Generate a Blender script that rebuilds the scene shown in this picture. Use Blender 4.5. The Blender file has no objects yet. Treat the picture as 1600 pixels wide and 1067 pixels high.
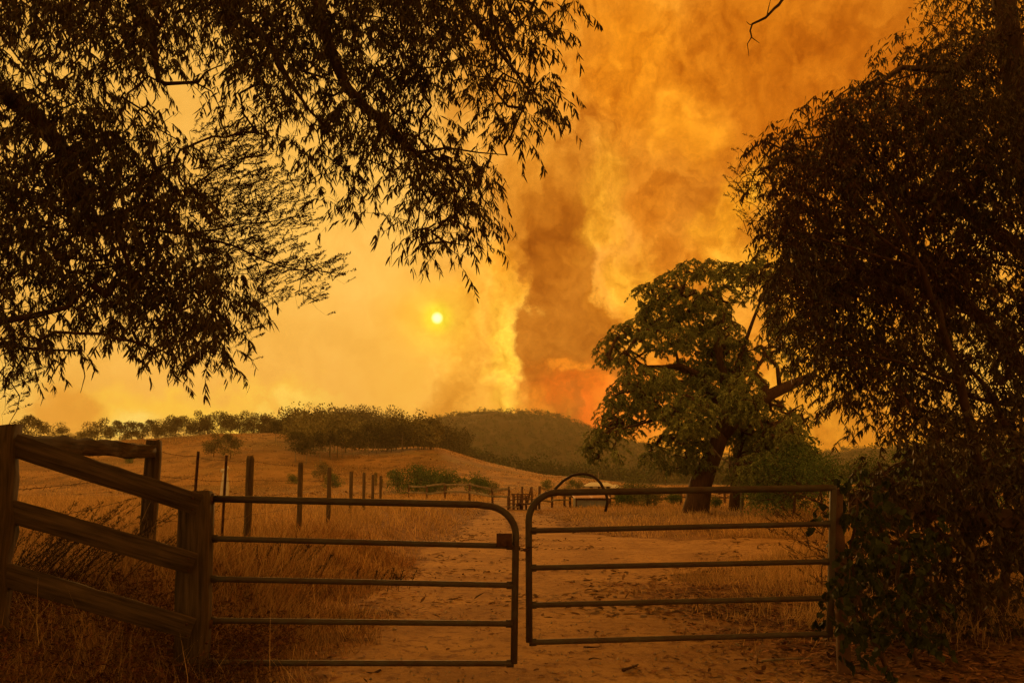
import bpy, math, random
import numpy as np
from mathutils import Vector, Matrix
random.seed(7); RNG = np.random.default_rng(7)
sc = bpy.context.scene
COL = sc.collection

# ------------------------------------------------------------------ camera
EYE = 1.5; FPX = 1244.4; PITCH = math.radians(6.0); HOR = 755.0
CY = HOR - FPX * math.tan(PITCH)                 # image row of the optical axis
cd = bpy.data.cameras.new('camera'); cam = bpy.data.objects.new('camera', cd); COL.objects.link(cam)
cam.location = (0, 0, EYE); cam.rotation_euler = (math.pi / 2 + PITCH, 0, 0)
cd.sensor_width = 36; cd.lens = 28; cd.shift_y = (CY - 533.5) / 1600; cd.clip_end = 12000; cd.clip_start = 0.05
sc.camera = cam
cp, sp = math.cos(PITCH), math.sin(PITCH)

def ray(px, py):
    xc = (px - 800) / FPX; yc = (CY - py) / FPX
    return np.array([xc, cp - yc * sp, sp + yc * cp])
def P(px, py, Y):
    d = ray(px, py); return np.array([0, 0, EYE]) + d * (Y / d[1])
def azel(px, py):
    d = ray(px, py); return math.atan2(d[0], d[1]), math.atan2(d[2], math.hypot(d[0], d[1]))
def lin(r, g, b):
    f = lambda c: (c / 255) / 12.92 if c / 255 < 0.04045 else ((c / 255 + 0.055) / 1.055) ** 2.4
    return (f(r), f(g), f(b), 1.0)

# ------------------------------------------------------------------ sky and sun
SUN_AZ, SUN_EL = azel(683, 497)
world = bpy.data.worlds.new('World'); sc.world = world; world.use_nodes = True
nt = world.node_tree; N = nt.nodes; LK = nt.links
for n in list(N): N.remove(n)
def nd(t, **kw):
    n = N.new(t)
    for k, v in kw.items(): setattr(n, k, v)
    return n
def mth(op, a, b=None, c=None, clamp=False):
    n = nd('ShaderNodeMath', operation=op, use_clamp=clamp)
    for i, v in enumerate((a, b, c)):
        if v is None: continue
        if isinstance(v, (int, float)): n.inputs[i].default_value = v
        else: LK.new(v, n.inputs[i])
    return n.outputs[0]
tc = nd('ShaderNodeTexCoord'); sx = nd('ShaderNodeSeparateXYZ'); LK.new(tc.outputs['Generated'], sx.inputs[0])
X_, Y_, Z_ = sx.outputs
az = mth('ARCTAN2', X_, Y_)
hyp = mth('SQRT', mth('ADD', mth('MULTIPLY', X_, X_), mth('MULTIPLY', Y_, Y_)))
el = mth('ARCTAN2', Z_, hyp)
K = 10.0                                          # working units: one tenth of a radian
cmb = nd('ShaderNodeCombineXYZ'); LK.new(mth('MULTIPLY', az, K), cmb.inputs[0]); LK.new(mth('MULTIPLY', el, K), cmb.inputs[1])
def noise(vec, scale, detail=5, rough=0.55, dist=0.0, off=(0, 0, 0), stretch=(1, 1, 1)):
    m = nd('ShaderNodeMapping'); m.inputs['Location'].default_value = off; m.inputs['Scale'].default_value = stretch
    LK.new(vec, m.inputs[0])
    n = nd('ShaderNodeTexNoise'); n.inputs['Scale'].default_value = scale; n.inputs['Detail'].default_value = detail
    n.inputs['Roughness'].default_value = rough; n.inputs['Distortion'].default_value = dist
    LK.new(m.outputs[0], n.inputs['Vector']); return n
def vm(op, a, b=None, s=None):
    n = nd('ShaderNodeVectorMath', operation=op)
    for i, v in enumerate((a, b)):
        if v is None: continue
        if isinstance(v, tuple): n.inputs[i].default_value = v
        else: LK.new(v, n.inputs[i])
    if s is not None: n.inputs['Scale'].default_value = s
    return n.outputs[0]
w1 = noise(cmb.outputs[0], 0.9, 3, 0.5)
w2 = noise(cmb.outputs[0], 3.2, 6, 0.62, off=(5, 3, 1))
wa = vm('SCALE', vm('SUBTRACT', w1.outputs['Color'], (0.5, 0.5, 0.5)), s=1.1)
wb = vm('SCALE', vm('SUBTRACT', w2.outputs['Color'], (0.5, 0.5, 0.5)), s=0.7)
PW = vm('ADD', vm('ADD', cmb.outputs[0], wa), wb)   # billowing position
PS = vm('ADD', cmb.outputs[0], vm('SCALE', wa, s=0.6))
def mixc(f, a, b, blend='MIX'):
    n = nd('ShaderNodeMix', data_type='RGBA', blend_type=blend)
    for i, v in ((0, f), (6, a), (7, b)):
        if isinstance(v, (int, float)): n.inputs[i].default_value = v
        elif isinstance(v, tuple): n.inputs[i].default_value = v
        else: LK.new(v, n.inputs[i])
    return n.outputs[2]
def blob(cur, px, py, rx, ry, rot, col, s, soft=1.0, pos=None):
    a, e = azel(px, py)
    m = nd('ShaderNodeMapping', vector_type='TEXTURE')
    m.inputs['Location'].default_value = (a * K, e * K, 0); m.inputs['Rotation'].default_value = (0, 0, math.radians(rot))
    m.inputs['Scale'].default_value = (rx / FPX * K, ry / FPX * K, 1)
    LK.new(pos or PW, m.inputs[0])
    fl = nd('ShaderNodeVectorMath', operation='MULTIPLY'); LK.new(m.outputs[0], fl.inputs[0]); fl.inputs[1].default_value = (1, 1, 0)
    ln = nd('ShaderNodeVectorMath', operation='LENGTH'); LK.new(fl.outputs[0], ln.inputs[0])
    mr = nd('ShaderNodeMapRange', interpolation_type='SMOOTHSTEP'); LK.new(ln.outputs['Value'], mr.inputs[0])
    mr.inputs[1].default_value = 1.0; mr.inputs[2].default_value = 1 - soft; mr.inputs[3].default_value = 0; mr.inputs[4].default_value = s
    return mixc(mr.outputs[0], cur, lin(*col))
# clear-air sky behind the smoke, mostly hidden by it
sky = nd('ShaderNodeTexSky', sky_type='NISHITA'); sky.sun_disc = False
sky.sun_elevation = SUN_EL; sky.sun_rotation = SUN_AZ; sky.dust_density = 8
skyc = vm('SCALE', sky.outputs[0], s=0.08)
# smoke: left side paler and yellower, right side deeper orange, darker upwards and behind
mr = nd('ShaderNodeMapRange', interpolation_type='SMOOTHSTEP'); sp1 = nd('ShaderNodeSeparateXYZ'); LK.new(PS, sp1.inputs[0])
LK.new(sp1.outputs[0], mr.inputs[0]); mr.inputs[1].default_value = -2.3; mr.inputs[2].default_value = 0.7
base = mixc(mr.outputs[0], lin(236, 176, 80), lin(226, 144, 34))
mr2 = nd('ShaderNodeMapRange', interpolation_type='SMOOTHSTEP'); LK.new(el, mr2.inputs[0]); mr2.inputs[1].default_value = 0.35; mr2.inputs[2].default_value = 1.1
base = mixc(mr2.outputs[0], base, lin(198, 122, 44))
mr3 = nd('ShaderNodeMapRange', interpolation_type='SMOOTHSTEP'); LK.new(Y_, mr3.inputs[0]); mr3.inputs[1].default_value = 0.5; mr3.inputs[2].default_value = -0.6
base = mixc(mr3.outputs[0], base, lin(216, 158, 88))
c = mixc(0.96, skyc, base)
BL = [  # px, py, rx, ry, rot, colour, strength, softness, smooth?
 (1250, 120, 440, 340, 10, (190, 104, 20), 1.0, 0.9, 0),
 (1120, 60, 230, 120, 0, (205, 118, 24), 0.6, 0.8, 0),
 (980, 90, 150, 160, 10, (232, 142, 28), 0.75, 0.9, 0),
 (560, 360, 330, 330, 0, (240, 184, 88), 0.6, 0.9, 1),
 (640, 560, 130, 230, 0, (252, 192, 84), 0.85, 1.0, 1),
 (500, 560, 240, 160, 0, (230, 168, 72), 0.5, 0.9, 1),
 (745, 560, 75, 190, -4, (244, 176, 72), 0.8, 0.45, 0),
 (705, 640, 45, 75, 0, (218, 146, 52), 0.7, 0.7, 0),
 (790, 430, 60, 80, 12, (246, 168, 50), 0.8, 0.8, 0),
 (795, 560, 50, 140, -4, (255, 208, 84), 0.95, 0.8, 0),
 (845, 330, 130, 150, 15, (196, 120, 34), 0.85, 0.6, 0),
 (882, 510, 74, 250, 4, (176, 100, 26), 0.94, 0.3, 0),
 (1010, 520, 110, 190, 8, (236, 152, 34), 0.6, 0.8, 0),
 (1060, 440, 120, 120, 0, (204, 116, 16), 0.65, 0.8, 0),
 (955, 265, 60, 90, 12, (250, 184, 68), 0.65, 0.95, 0),
 (985, 430, 58, 80, -20, (250, 184, 66), 0.75, 0.95, 0),
 (945, 345, 40, 50, 0, (246, 176, 60), 0.7, 0.95, 0),
 (925, 330, 40, 80, -20, (240, 172, 60), 0.6, 0.8, 0),
 (1060, 200, 90, 80, 30, (238, 152, 36), 0.6, 0.9, 0),
 (1140, 330, 60, 120, -30, (246, 170, 48), 0.85, 0.9, 0),
 (1180, 420, 130, 60, 0, (244, 172, 56), 0.7, 0.9, 0),
 (1020, 320, 60, 90, 25, (206, 118, 22), 0.65, 0.8, 0),
 (890, 610, 85, 75, 0, (226, 106, 24), 0.85, 0.9, 0),
 (850, 640, 40, 40, 0, (250, 150, 50), 0.7, 0.9, 0),
 (930, 645, 48, 50, 0, (244, 104, 28), 0.8, 0.9, 0),
 (862, 650, 14, 22, 20, (255, 176, 70), 0.8, 0.9, 0),
 (935, 606, 20, 14, 0, (250, 140, 40), 0.7, 0.9, 0),
 (880, 566, 42, 16, 0, (244, 146, 44), 0.8, 0.8, 0),
 (900, 640, 16, 60, 8, (172, 84, 26), 0.7, 0.8, 0),
 (985, 640, 90, 90, 0, (246, 120, 30), 0.8, 0.8, 0),
 (955, 590, 22, 30, 20, (176, 92, 28), 0.7, 0.9, 0),
 (868, 640, 24, 26, 0, (196, 100, 28), 0.7, 0.9, 0),
 (1090, 600, 140, 110, 0, (246, 138, 34), 0.7, 0.9, 0),
 (1300, 560, 160, 140, 0, (250, 178, 60), 0.8, 0.9, 0),
 (1540, 560, 170, 140, 0, (250, 196, 104), 0.9, 0.9, 0),
 (1580, 330, 130, 120, 0, (246, 190, 104), 0.7, 0.9, 0),
 (250, 640, 300, 50, 4, (255, 206, 84), 0.95, 0.8, 0),
 (430, 632, 120, 22, 6, (255, 216, 110), 0.8, 0.9, 0),
 (215, 660, 60, 34, 0, (255, 226, 128), 0.9, 1.0, 0),
 (100, 640, 75, 50, 0, (222, 150, 60), 0.85, 0.7, 0),
 (20, 600, 60, 90, 0, (250, 206, 112), 0.7, 0.9, 0),
 (683, 497, 110, 110, 0, (255, 186, 60), 0.75, 1.0, 1),
 (683, 497, 75, 75, 0, (255, 212, 84), 0.8, 1.0, 2),
 (683, 497, 34, 34, 0, (255, 250, 70), 1.0, 1.0, 2),
]
for px, py, rx, ry, rot, colr, s, soft, sm in BL:
    c = blob(c, px, py, rx, ry, rot, colr, s, soft, {0: PW, 1: PS, 2: cmb.outputs[0]}[sm])
# fine billow relief in the smoke (stronger to the right of the sun)
n3 = noise(PW, 1.1, 8, 0.56, 0.35, off=(2, 9, 0))
n4 = noise(PS, 4.0, 5, 0.55, 0.5, off=(7, 1, 0), stretch=(1, 0.7, 1))
det = mth('ADD', mth('MULTIPLY', mth('SUBTRACT', n3.outputs[0], 0.5), 1.0), mth('MULTIPLY', mth('SUBTRACT', n4.outputs[0], 0.5), 0.5))
mk = nd('ShaderNodeMapRange', interpolation_type='SMOOTHSTEP'); LK.new(sp1.outputs[0], mk.inputs[0])
mk.inputs[1].default_value = -1.5; mk.inputs[2].default_value = 0.2; mk.inputs[3].default_value = 0.18; mk.inputs[4].default_value = 1.0
mk2 = mk.outputs[0]
n5 = noise(PW, 2.6, 7, 0.55, 0.2, off=(1, 4, 3)); bil = mth('ABSOLUTE', mth('SUBTRACT', n5.outputs[0], 0.5))
n6 = noise(PW, 7.0, 5, 0.55, 0.2, off=(8, 4, 3)); bil2 = mth('ABSOLUTE', mth('SUBTRACT', n6.outputs[0], 0.5))
bl = mth('SUBTRACT', mth('ADD', mth('MULTIPLY', bil, 1.3), mth('MULTIPLY', bil2, 0.15)), 0.16)
gain = mth('ADD', 1.0, mth('MULTIPLY', mth('ADD', mth('MULTIPLY', det, 1.75), bl), mk2))
gain = mth('MAXIMUM', gain, 0.3)
gc = nd('ShaderNodeCombineXYZ'); LK.new(mth('POWER', gain, 0.75), gc.inputs[0]); LK.new(mth('POWER', gain, 1.15), gc.inputs[1]); LK.new(mth('POWER', gain, 2.0), gc.inputs[2])
cv = nd('ShaderNodeVectorMath', operation='MULTIPLY'); LK.new(c, cv.inputs[0]); LK.new(gc.outputs[0], cv.inputs[1])
# the sun's own disc seen through the smoke
a, e = SUN_AZ * K, SUN_EL * K
ds = nd('ShaderNodeVectorMath', operation='DISTANCE'); LK.new(cmb.outputs[0], ds.inputs[0]); ds.inputs[1].default_value = (a, e, 0)
md = nd('ShaderNodeMapRange', interpolation_type='SMOOTHSTEP'); LK.new(ds.outputs['Value'], md.inputs[0])
md.inputs[1].default_value = 11 / FPX * K; md.inputs[2].default_value = 3 / FPX * K
tn = nd('ShaderNodeVectorMath', operation='MULTIPLY'); LK.new(cv.outputs[0], tn.inputs[0])
LK.new(mixc(mk2, (1.0, .97, .74, 1), (1.04, .95, .5, 1)), tn.inputs[1])
fin = mixc(md.outputs[0], tn.outputs[0], (1.7, 1.5, .6, 1))
bg = nd('ShaderNodeBackground'); bg.inputs[1].default_value = 1.15; LK.new(fin, bg.inputs[0])
wo = nd('ShaderNodeOutputWorld'); LK.new(bg.outputs[0], wo.inputs[0])
world.cycles.sampling_method = 'MANUAL'; world.cycles.sample_map_resolution = 512

sl = bpy.data.lights.new('sun', 'SUN'); sl.energy = 0.9; sl.angle = math.radians(6); sl.color = (1.0, 0.50, 0.13)
sun = bpy.data.objects.new('sun', sl); COL.objects.link(sun)
sd = Vector(ray(683, 497)).normalized(); sun.rotation_euler = (-sd).to_track_quat('-Z', 'Y').to_euler(); sun.location = (0, 0, 30)
vs = sc.view_settings; vs.view_transform = 'Standard'; vs.look = 'None'; vs.gamma = 1; vs.exposure = 0.0; vs.use_curve_mapping = False
sc.cycles.use_adaptive_sampling = True; sc.cycles.adaptive_threshold = 0.03; sc.cycles.max_bounces = 4; sc.cycles.diffuse_bounces = 2; sc.cycles.transmission_bounces = 2; sc.cycles.volume_bounces = 1
sc.cycles.transparent_max_bounces = 6

# ------------------------------------------------------------------ materials
def mat(name, col, rough=0.85, var=0.25, scale=8.0, col2=None, bump=0.0, bscale=40.0, island=0.0, transl=0.0, stretch=None, metal=0.0, spec=0.3, coord='Object', tcol=None):
    m = bpy.data.materials.new(name); m.use_nodes = True; t = m.node_tree; ns = t.nodes; lk = t.links
    b = ns['Principled BSDF']; b.inputs['Roughness'].default_value = rough; b.inputs['Metallic'].default_value = metal
    b.inputs['Specular IOR Level'].default_value = spec
    co = ns.new('ShaderNodeTexCoord'); mp = ns.new('ShaderNodeMapping'); lk.new(co.outputs[coord], mp.inputs[0])
    if stretch: mp.inputs['Scale'].default_value = stretch
    nz = ns.new('ShaderNodeTexNoise'); nz.inputs['Scale'].default_value = scale; nz.inputs['Detail'].default_value = 6; nz.inputs['Roughness'].default_value = 0.6
    lk.new(mp.outputs[0], nz.inputs['Vector'])
    rp = ns.new('ShaderNodeMapRange'); lk.new(nz.outputs[0], rp.inputs[0]); rp.inputs[1].default_value = 0.32; rp.inputs[2].default_value = 0.68
    mx = ns.new('ShaderNodeMix'); mx.data_type = 'RGBA'; lk.new(rp.outputs[0], mx.inputs[0])
    c2 = col2 or tuple(x * (1 - var) for x in col[:3])
    mx.inputs[6].default_value = (*c2[:3], 1); mx.inputs[7].default_value = (*col[:3], 1)
    out = mx.outputs[2]
    if island:
        g = ns.new('ShaderNodeNewGeometry'); r2 = ns.new('ShaderNodeMapRange'); lk.new(g.outputs['Random Per Island'], r2.inputs[0])
        r2.inputs[3].default_value = 1 - island; r2.inputs[4].default_value = 1 + island
        v = ns.new('ShaderNodeVectorMath'); v.operation = 'SCALE'; lk.new(out, v.inputs[0]); lk.new(r2.outputs[0], v.inputs['Scale']); out = v.outputs[0]
    lk.new(out, b.inputs['Base Color'])
    if bump:
        n2 = ns.new('ShaderNodeTexNoise'); n2.inputs['Scale'].default_value = bscale; n2.inputs['Detail'].default_value = 5; lk.new(mp.outputs[0], n2.inputs['Vector'])
        bp = ns.new('ShaderNodeBump'); bp.inputs['Strength'].default_value = 0.8; bp.inputs['Distance'].default_value = bump
        lk.new(n2.outputs[0], bp.inputs['Height']); lk.new(bp.outputs[0], b.inputs['Normal'])
    if transl:
        tr = ns.new('ShaderNodeBsdfTranslucent'); 
        if tcol:
            tr.inputs[0].default_value = (*tcol, 1)
        else: lk.new(out, tr.inputs[0])
        ms = ns.new('ShaderNodeMixShader'); ms.inputs[0].default_value = transl
        lk.new(b.outputs[0], ms.inputs[1]); lk.new(tr.outputs[0], ms.inputs[2]); lk.new(ms.outputs[0], ns['Material Output'].inputs[0])
    return m
M = {}
M['bark'] = mat('bark', (0.12, 0.06, 0.035), var=0.6, scale=6, bump=0.02, bscale=14, stretch=(3, 3, 0.5))
M['bark_pale'] = mat('bark_pale', (0.34, 0.27, 0.20), var=0.5, scale=7, bump=0.01, bscale=20)
M['leaf'] = mat('leaf', (0.095, 0.062, 0.024), var=0.5, scale=1.3, island=0.45, transl=0.22, rough=0.55)
M['leaf_dry'] = mat('leaf_dry', (0.10, 0.045, 0.02), var=0.5, scale=1.6, island=0.5, transl=0.22, rough=0.6)
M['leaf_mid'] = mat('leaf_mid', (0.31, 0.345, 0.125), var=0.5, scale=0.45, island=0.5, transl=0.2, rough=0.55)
M['leaf_feather'] = mat('leaf_feather', (0.10, 0.05, 0.022), var=0.4, scale=2, island=0.4, transl=0.2)
M['ivy'] = mat('ivy', (0.058, 0.072, 0.026), var=0.5, scale=4, island=0.5, transl=0.2, rough=0.7, spec=0.15)
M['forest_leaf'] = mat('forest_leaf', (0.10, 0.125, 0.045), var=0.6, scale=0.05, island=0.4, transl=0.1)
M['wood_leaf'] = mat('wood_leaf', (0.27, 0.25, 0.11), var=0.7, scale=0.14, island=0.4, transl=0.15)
M['scrub'] = mat('scrub', (0.16, 0.06, 0.03), col2=(0.05, 0.022, 0.012), scale=2.5, island=0.6, transl=0.15)
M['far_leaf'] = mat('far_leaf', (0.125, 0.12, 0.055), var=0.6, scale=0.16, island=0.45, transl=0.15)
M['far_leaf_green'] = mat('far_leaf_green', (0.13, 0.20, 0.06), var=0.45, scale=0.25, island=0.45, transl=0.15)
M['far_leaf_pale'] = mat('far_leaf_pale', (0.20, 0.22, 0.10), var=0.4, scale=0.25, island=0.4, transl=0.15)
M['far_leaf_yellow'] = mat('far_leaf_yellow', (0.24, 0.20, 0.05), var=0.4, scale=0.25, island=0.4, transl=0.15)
M['straw'] = mat('straw', (0.66, 0.43, 0.19), var=0.45, scale=0.6, island=0.4, transl=0.45, rough=0.9)
M['straw_red'] = mat('straw_red', (0.46, 0.24, 0.10), var=0.6, scale=0.9, island=0.55, transl=0.4, rough=0.9)
M['straw_dark'] = mat('straw_dark', (0.20, 0.11, 0.05), var=0.5, scale=1.6, island=0.5, transl=0.25, rough=0.9)
M['weed'] = mat('weed', (0.05, 0.028, 0.015), var=0.5, scale=3, island=0.4, transl=0.1)
M['wood'] = mat('wood', (0.13, 0.085, 0.05), col2=(0.03, 0.02, 0.012), scale=3, bump=0.009, bscale=4, stretch=(.8, 14, 14), island=0.15)
M['wood_post'] = mat('wood_post', (0.17, 0.12, 0.075), col2=(0.06, 0.04, 0.025), scale=4, bump=0.004, bscale=5, stretch=(14, 14, 1.0), island=0.15)
M['wood_far'] = mat('wood_far', (0.34, 0.28, 0.20), var=0.6, scale=3)
M['wood_dark'] = mat('wood_dark', (0.17, 0.09, 0.055), var=0.6, scale=4)
M['steel'] = mat('steel', (0.088, 0.078, 0.064), col2=(0.07, 0.038, 0.022), scale=9, rough=0.65, metal=0.15, bump=0.0008, bscale=90, spec=0.4)
M['rust'] = mat('rust', (0.12, 0.05, 0.025), var=0.6, scale=20, rough=0.8, bump=0.001)
M['galv'] = mat('galv', (0.36, 0.38, 0.40), col2=(0.24, 0.25, 0.26), scale=3, rough=0.5, metal=0.2)
M['roof_iron'] = mat('roof_iron', (0.62, 0.34, 0.22), col2=(0.36, 0.17, 0.10), scale=1.2, rough=0.6)
M['white'] = mat('white', (0.74, 0.72, 0.70), var=0.2, scale=3)
M['poly'] = mat('poly', (0.05, 0.03, 0.028), var=0.3, scale=10, rough=0.45)
M['litter'] = mat('litter', (0.36, 0.19, 0.11), col2=(0.15, 0.07, 0.04), scale=3, island=0.6, transl=0.1)
M['stone'] = mat('stone', (0.42, 0.33, 0.24), var=0.5, scale=9, island=0.4)

# ------------------------------------------------------------------ object helpers
def tag(o, label=None, cat=None, group=None, kind=None):
    if label: o['label'] = label
    if cat: o['category'] = cat
    if group: o['group'] = group
    if kind: o['kind'] = kind
    return o
def empty(name, loc, label, cat, group=None):
    o = bpy.data.objects.new(name, None); COL.objects.link(o); o.location = tuple(float(v) for v in loc); o.empty_display_size = 0.2
    return tag(o, label, cat, group)
def link(name, me, parent=None):
    o = bpy.data.objects.new(name, me); COL.objects.link(o)
    if parent is not None:
        o.parent = parent; o.matrix_parent_inverse = Matrix.Translation(parent.location).inverted()
    return o
class MB:
    """collects vertices and faces in world coordinates"""
    def __init__(s): s.v = []; s.f3 = []; s.f4 = []; s.n = 0
    def add(s, v, f):
        v = np.asarray(v, float).reshape(-1, 3); f = np.asarray(f, int)
        (s.f3 if f.shape[1] == 3 else s.f4).append(f + s.n); s.v.append(v); s.n += len(v)
    def addmix(s, v, f3=None, f4=None):
        v = np.asarray(v, float).reshape(-1, 3)
        if f3 is not None: s.f3.append(np.asarray(f3, int) + s.n)
        if f4 is not None: s.f4.append(np.asarray(f4, int) + s.n)
        s.v.append(v); s.n += len(v)
    def mesh(s, name, m, smooth=False):
        me = bpy.data.meshes.new(name)
        if s.n:
            v = np.concatenate(s.v); f3 = np.concatenate(s.f3) if s.f3 else np.zeros((0, 3), int); f4 = np.concatenate(s.f4) if s.f4 else np.zeros((0, 4), int)
            me.vertices.add(len(v)); me.vertices.foreach_set('co', v.astype(np.float32).ravel())
            nl = f3.size + f4.size; me.loops.add(nl)
            me.loops.foreach_set('vertex_index', np.concatenate([f3.ravel(), f4.ravel()]).astype(np.int32))
            me.polygons.add(len(f3) + len(f4))
            me.polygons.foreach_set('loop_start', np.concatenate([np.arange(len(f3)) * 3, f3.size + np.arange(len(f4)) * 4]).astype(np.int32))
            me.update(calc_edges=True)
            if smooth: me.polygons.foreach_set('use_smooth', np.ones(len(me.polygons), bool))
        me.materials.append(m); return me
    def build(s, name, m, parent=None, smooth=False):
        return link(name, s.mesh(name, m, smooth), parent)
    def tube(s, pts, rad, sides=6, cap=True, jit=0.0):
        pts = np.asarray(pts, float); k = len(pts); rad = np.broadcast_to(np.asarray(rad, float), (k,))
        tan = np.gradient(pts, axis=0); tan /= np.linalg.norm(tan, axis=1)[:, None] + 1e-9
        ref = np.array([0.0, 0, 1]) if abs(tan[0][2]) < 0.9 else np.array([1.0, 0, 0])
        n = np.cross(tan[0], ref); n /= np.linalg.norm(n)
        rings = []
        for i in range(k):
            n = n - tan[i] * n.dot(tan[i]); n /= np.linalg.norm(n) + 1e-9; b = np.cross(tan[i], n)
            a = np.arange(sides) / sides * 2 * np.pi
            rr = rad[i] * (1 + (RNG.uniform(-jit, jit, sides) if jit else 0))
            rings.append(pts[i] + (np.cos(a) * rr)[:, None] * n + (np.sin(a) * rr)[:, None] * b)
        v = np.concatenate(rings); q = []
        i = np.arange(k - 1)[:, None] * sides; j = np.arange(sides)[None]; j2 = (j + 1) % sides
        q = np.stack([i + j, i + j2, i + sides + j2, i + sides + j], -1).reshape(-1, 4)
        if cap and sides > 3:
            v = np.vstack([v, pts[0], pts[-1]]); jj = np.arange(sides)
            f3 = np.vstack([np.stack([np.full(sides, len(v) - 2), (jj + 1) % sides, jj], -1), np.stack([np.full(sides, len(v) - 1), (k - 1) * sides + jj, (k - 1) * sides + (jj + 1) % sides], -1)])
            s.addmix(v, f3, q)
        else: s.addmix(v, None, q)
    def beam(s, a, b, w, h, up=(0, 0, 1), seg=1, jit=0.0, bev=0.12):
        """a plank or squared post from a to b with eight-sided bevelled section and slight unevenness"""
        a = np.asarray(a, float); b = np.asarray(b, float); t = b - a; L = np.linalg.norm(t); t /= L
        up = np.asarray(up, float); sdv = np.cross(t, up); sdv /= np.linalg.norm(sdv); u = np.cross(sdv, t)
        e = bev * min(w, h)
        sec = [(-w/2+e, -h/2), (w/2-e, -h/2), (w/2, -h/2+e), (w/2, h/2-e), (w/2-e, h/2), (-w/2+e, h/2), (-w/2, h/2-e), (-w/2, -h/2+e)]
        rings = []
        for i in range(seg + 1):
            p = a + t * L * i / seg + (RNG.normal(0, jit, 3) if 0 < i < seg and jit else 0)
            rings.append([p + sdv * (x + RNG.normal(0, jit)) + u * (y + RNG.normal(0, jit)) + t * (RNG.normal(0, jit * 1.5) if i in (0, seg) else 0) for x, y in sec])
        v = np.array(rings).reshape(-1, 3); i = np.arange(seg)[:, None] * 8; j = np.arange(8)[None]; j2 = (j + 1) % 8
        q = np.stack([i + j, i + j2, i + 8 + j2, i + 8 + j], -1).reshape(-1, 4)
        v = np.vstack([v, v[:8].mean(0), v[-8:].mean(0)]); jj = np.arange(8); nv = len(v)
        f3 = np.vstack([np.stack([np.full(8, nv - 2), (jj + 1) % 8, jj], -1), np.stack([np.full(8, nv - 1), seg * 8 + jj, seg * 8 + (jj + 1) % 8], -1)])
        s.addmix(v, f3, q)
def timber(name, m, parent, a, b, w, h, up=(0, 0, 1), seg=10, jit=.003):
    a = np.asarray(a, float); b = np.asarray(b, float); t = (b - a) / np.linalg.norm(b - a); u_ = np.asarray(up, float)
    sd_ = np.cross(t, u_); sd_ /= np.linalg.norm(sd_); u_ = np.cross(sd_, t)
    q = MB(); q.beam((0, 0, 0), (float(np.linalg.norm(b - a)), 0, 0), w, h, seg=seg, jit=jit); o = q.build(name, m)
    A = np.eye(4); A[:3, 0] = t; A[:3, 1] = -sd_; A[:3, 2] = u_; A[:3, 3] = a
    if parent is not None: o.parent = parent; A[:3, 3] -= np.array(parent.location)
    o.matrix_local = Matrix(A.tolist()); return o
def unit(v): return v / (np.linalg.norm(v, axis=-1, keepdims=True) + 1e-9)

# leaf outlines: x along the length, y across, z arch
GUM = (np.array([[0, -.05, 0], [0, .05, 0], [.28, -.42, .03], [.28, .5, .03], [.65, -.30, .0], [.65, .46, .0], [1, .22, -.05]]), np.array([[4, 6, 5]]), np.array([[0, 2, 3, 1], [2, 4, 5, 3]]))
RHOMB = (np.array([[0, 0, 0], [.45, -.5, .04], [1, 0, -.04], [.45, .5, .04]]), None, np.array([[0, 1, 2, 3]]))
HEART = (np.array([[0, 0, 0], [-.1, -.32, 0], [.25, -.55, .04], [.6, -.34, .02], [1, 0, -.1], [.6, .34, .02], [.25, .55, .04], [-.1, .32, 0]]), np.array([[0, 1, 2], [0, 2, 3], [0, 3, 4], [0, 4, 5], [0, 5, 6], [0, 6, 7]]), None)
BLADE = (np.array([[0, -.5, 0], [0, .5, 0], [.5, -.4, 0.06], [.5, .4, 0.06], [.92, 0, .42]]), np.array([[2, 4, 3]]), np.array([[0, 2, 3, 1]]))
def inst(mb, tpl, base, ax, side, L, W):
    """many copies of a template as one mesh"""
    tv, t3, t4 = tpl; n = len(base)
    ax = unit(ax); side = unit(side - ax * (side * ax).sum(1)[:, None]); nor = np.cross(ax, side)
    L = np.broadcast_to(L, (n,)); W = np.broadcast_to(W, (n,))
    v = base[:, None] + ax[:, None] * (tv[None, :, 0] * L[:, None])[..., None] + side[:, None] * (tv[None, :, 1] * W[:, None])[..., None] + nor[:, None] * (tv[None, :, 2] * L[:, None])[..., None]
    off = (np.arange(n) * len(tv))[:, None, None]
    mb.addmix(v.reshape(-1, 3), (t3[None] + off).reshape(-1, 3) if t3 is not None else None, (t4[None] + off).reshape(-1, 4) if t4 is not None else None)
def tpl_mesh(name, tpl, m):
    b = MB(); b.addmix(*tpl); return b.mesh(name, m)
LEAFOBJ = {}
def leaf_objects(parent, tpl, key, m, base, ax, side, L, W):
    if key not in LEAFOBJ: LEAFOBJ[key] = tpl_mesh('leaf', tpl, m)
    ax = unit(ax); side = unit(side - ax * (side * ax).sum(1)[:, None]); nor = np.cross(ax, side)
    off = np.array(parent.location)
    for i in range(len(base)):
        o = bpy.data.objects.new('leaf', LEAFOBJ[key]); COL.objects.link(o); o.parent = parent
        A = np.eye(4); A[:3, 0] = ax[i] * L[i]; A[:3, 1] = side[i] * W[i]; A[:3, 2] = nor[i] * L[i]; A[:3, 3] = base[i] - off
        o.matrix_local = Matrix(A.tolist())

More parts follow.
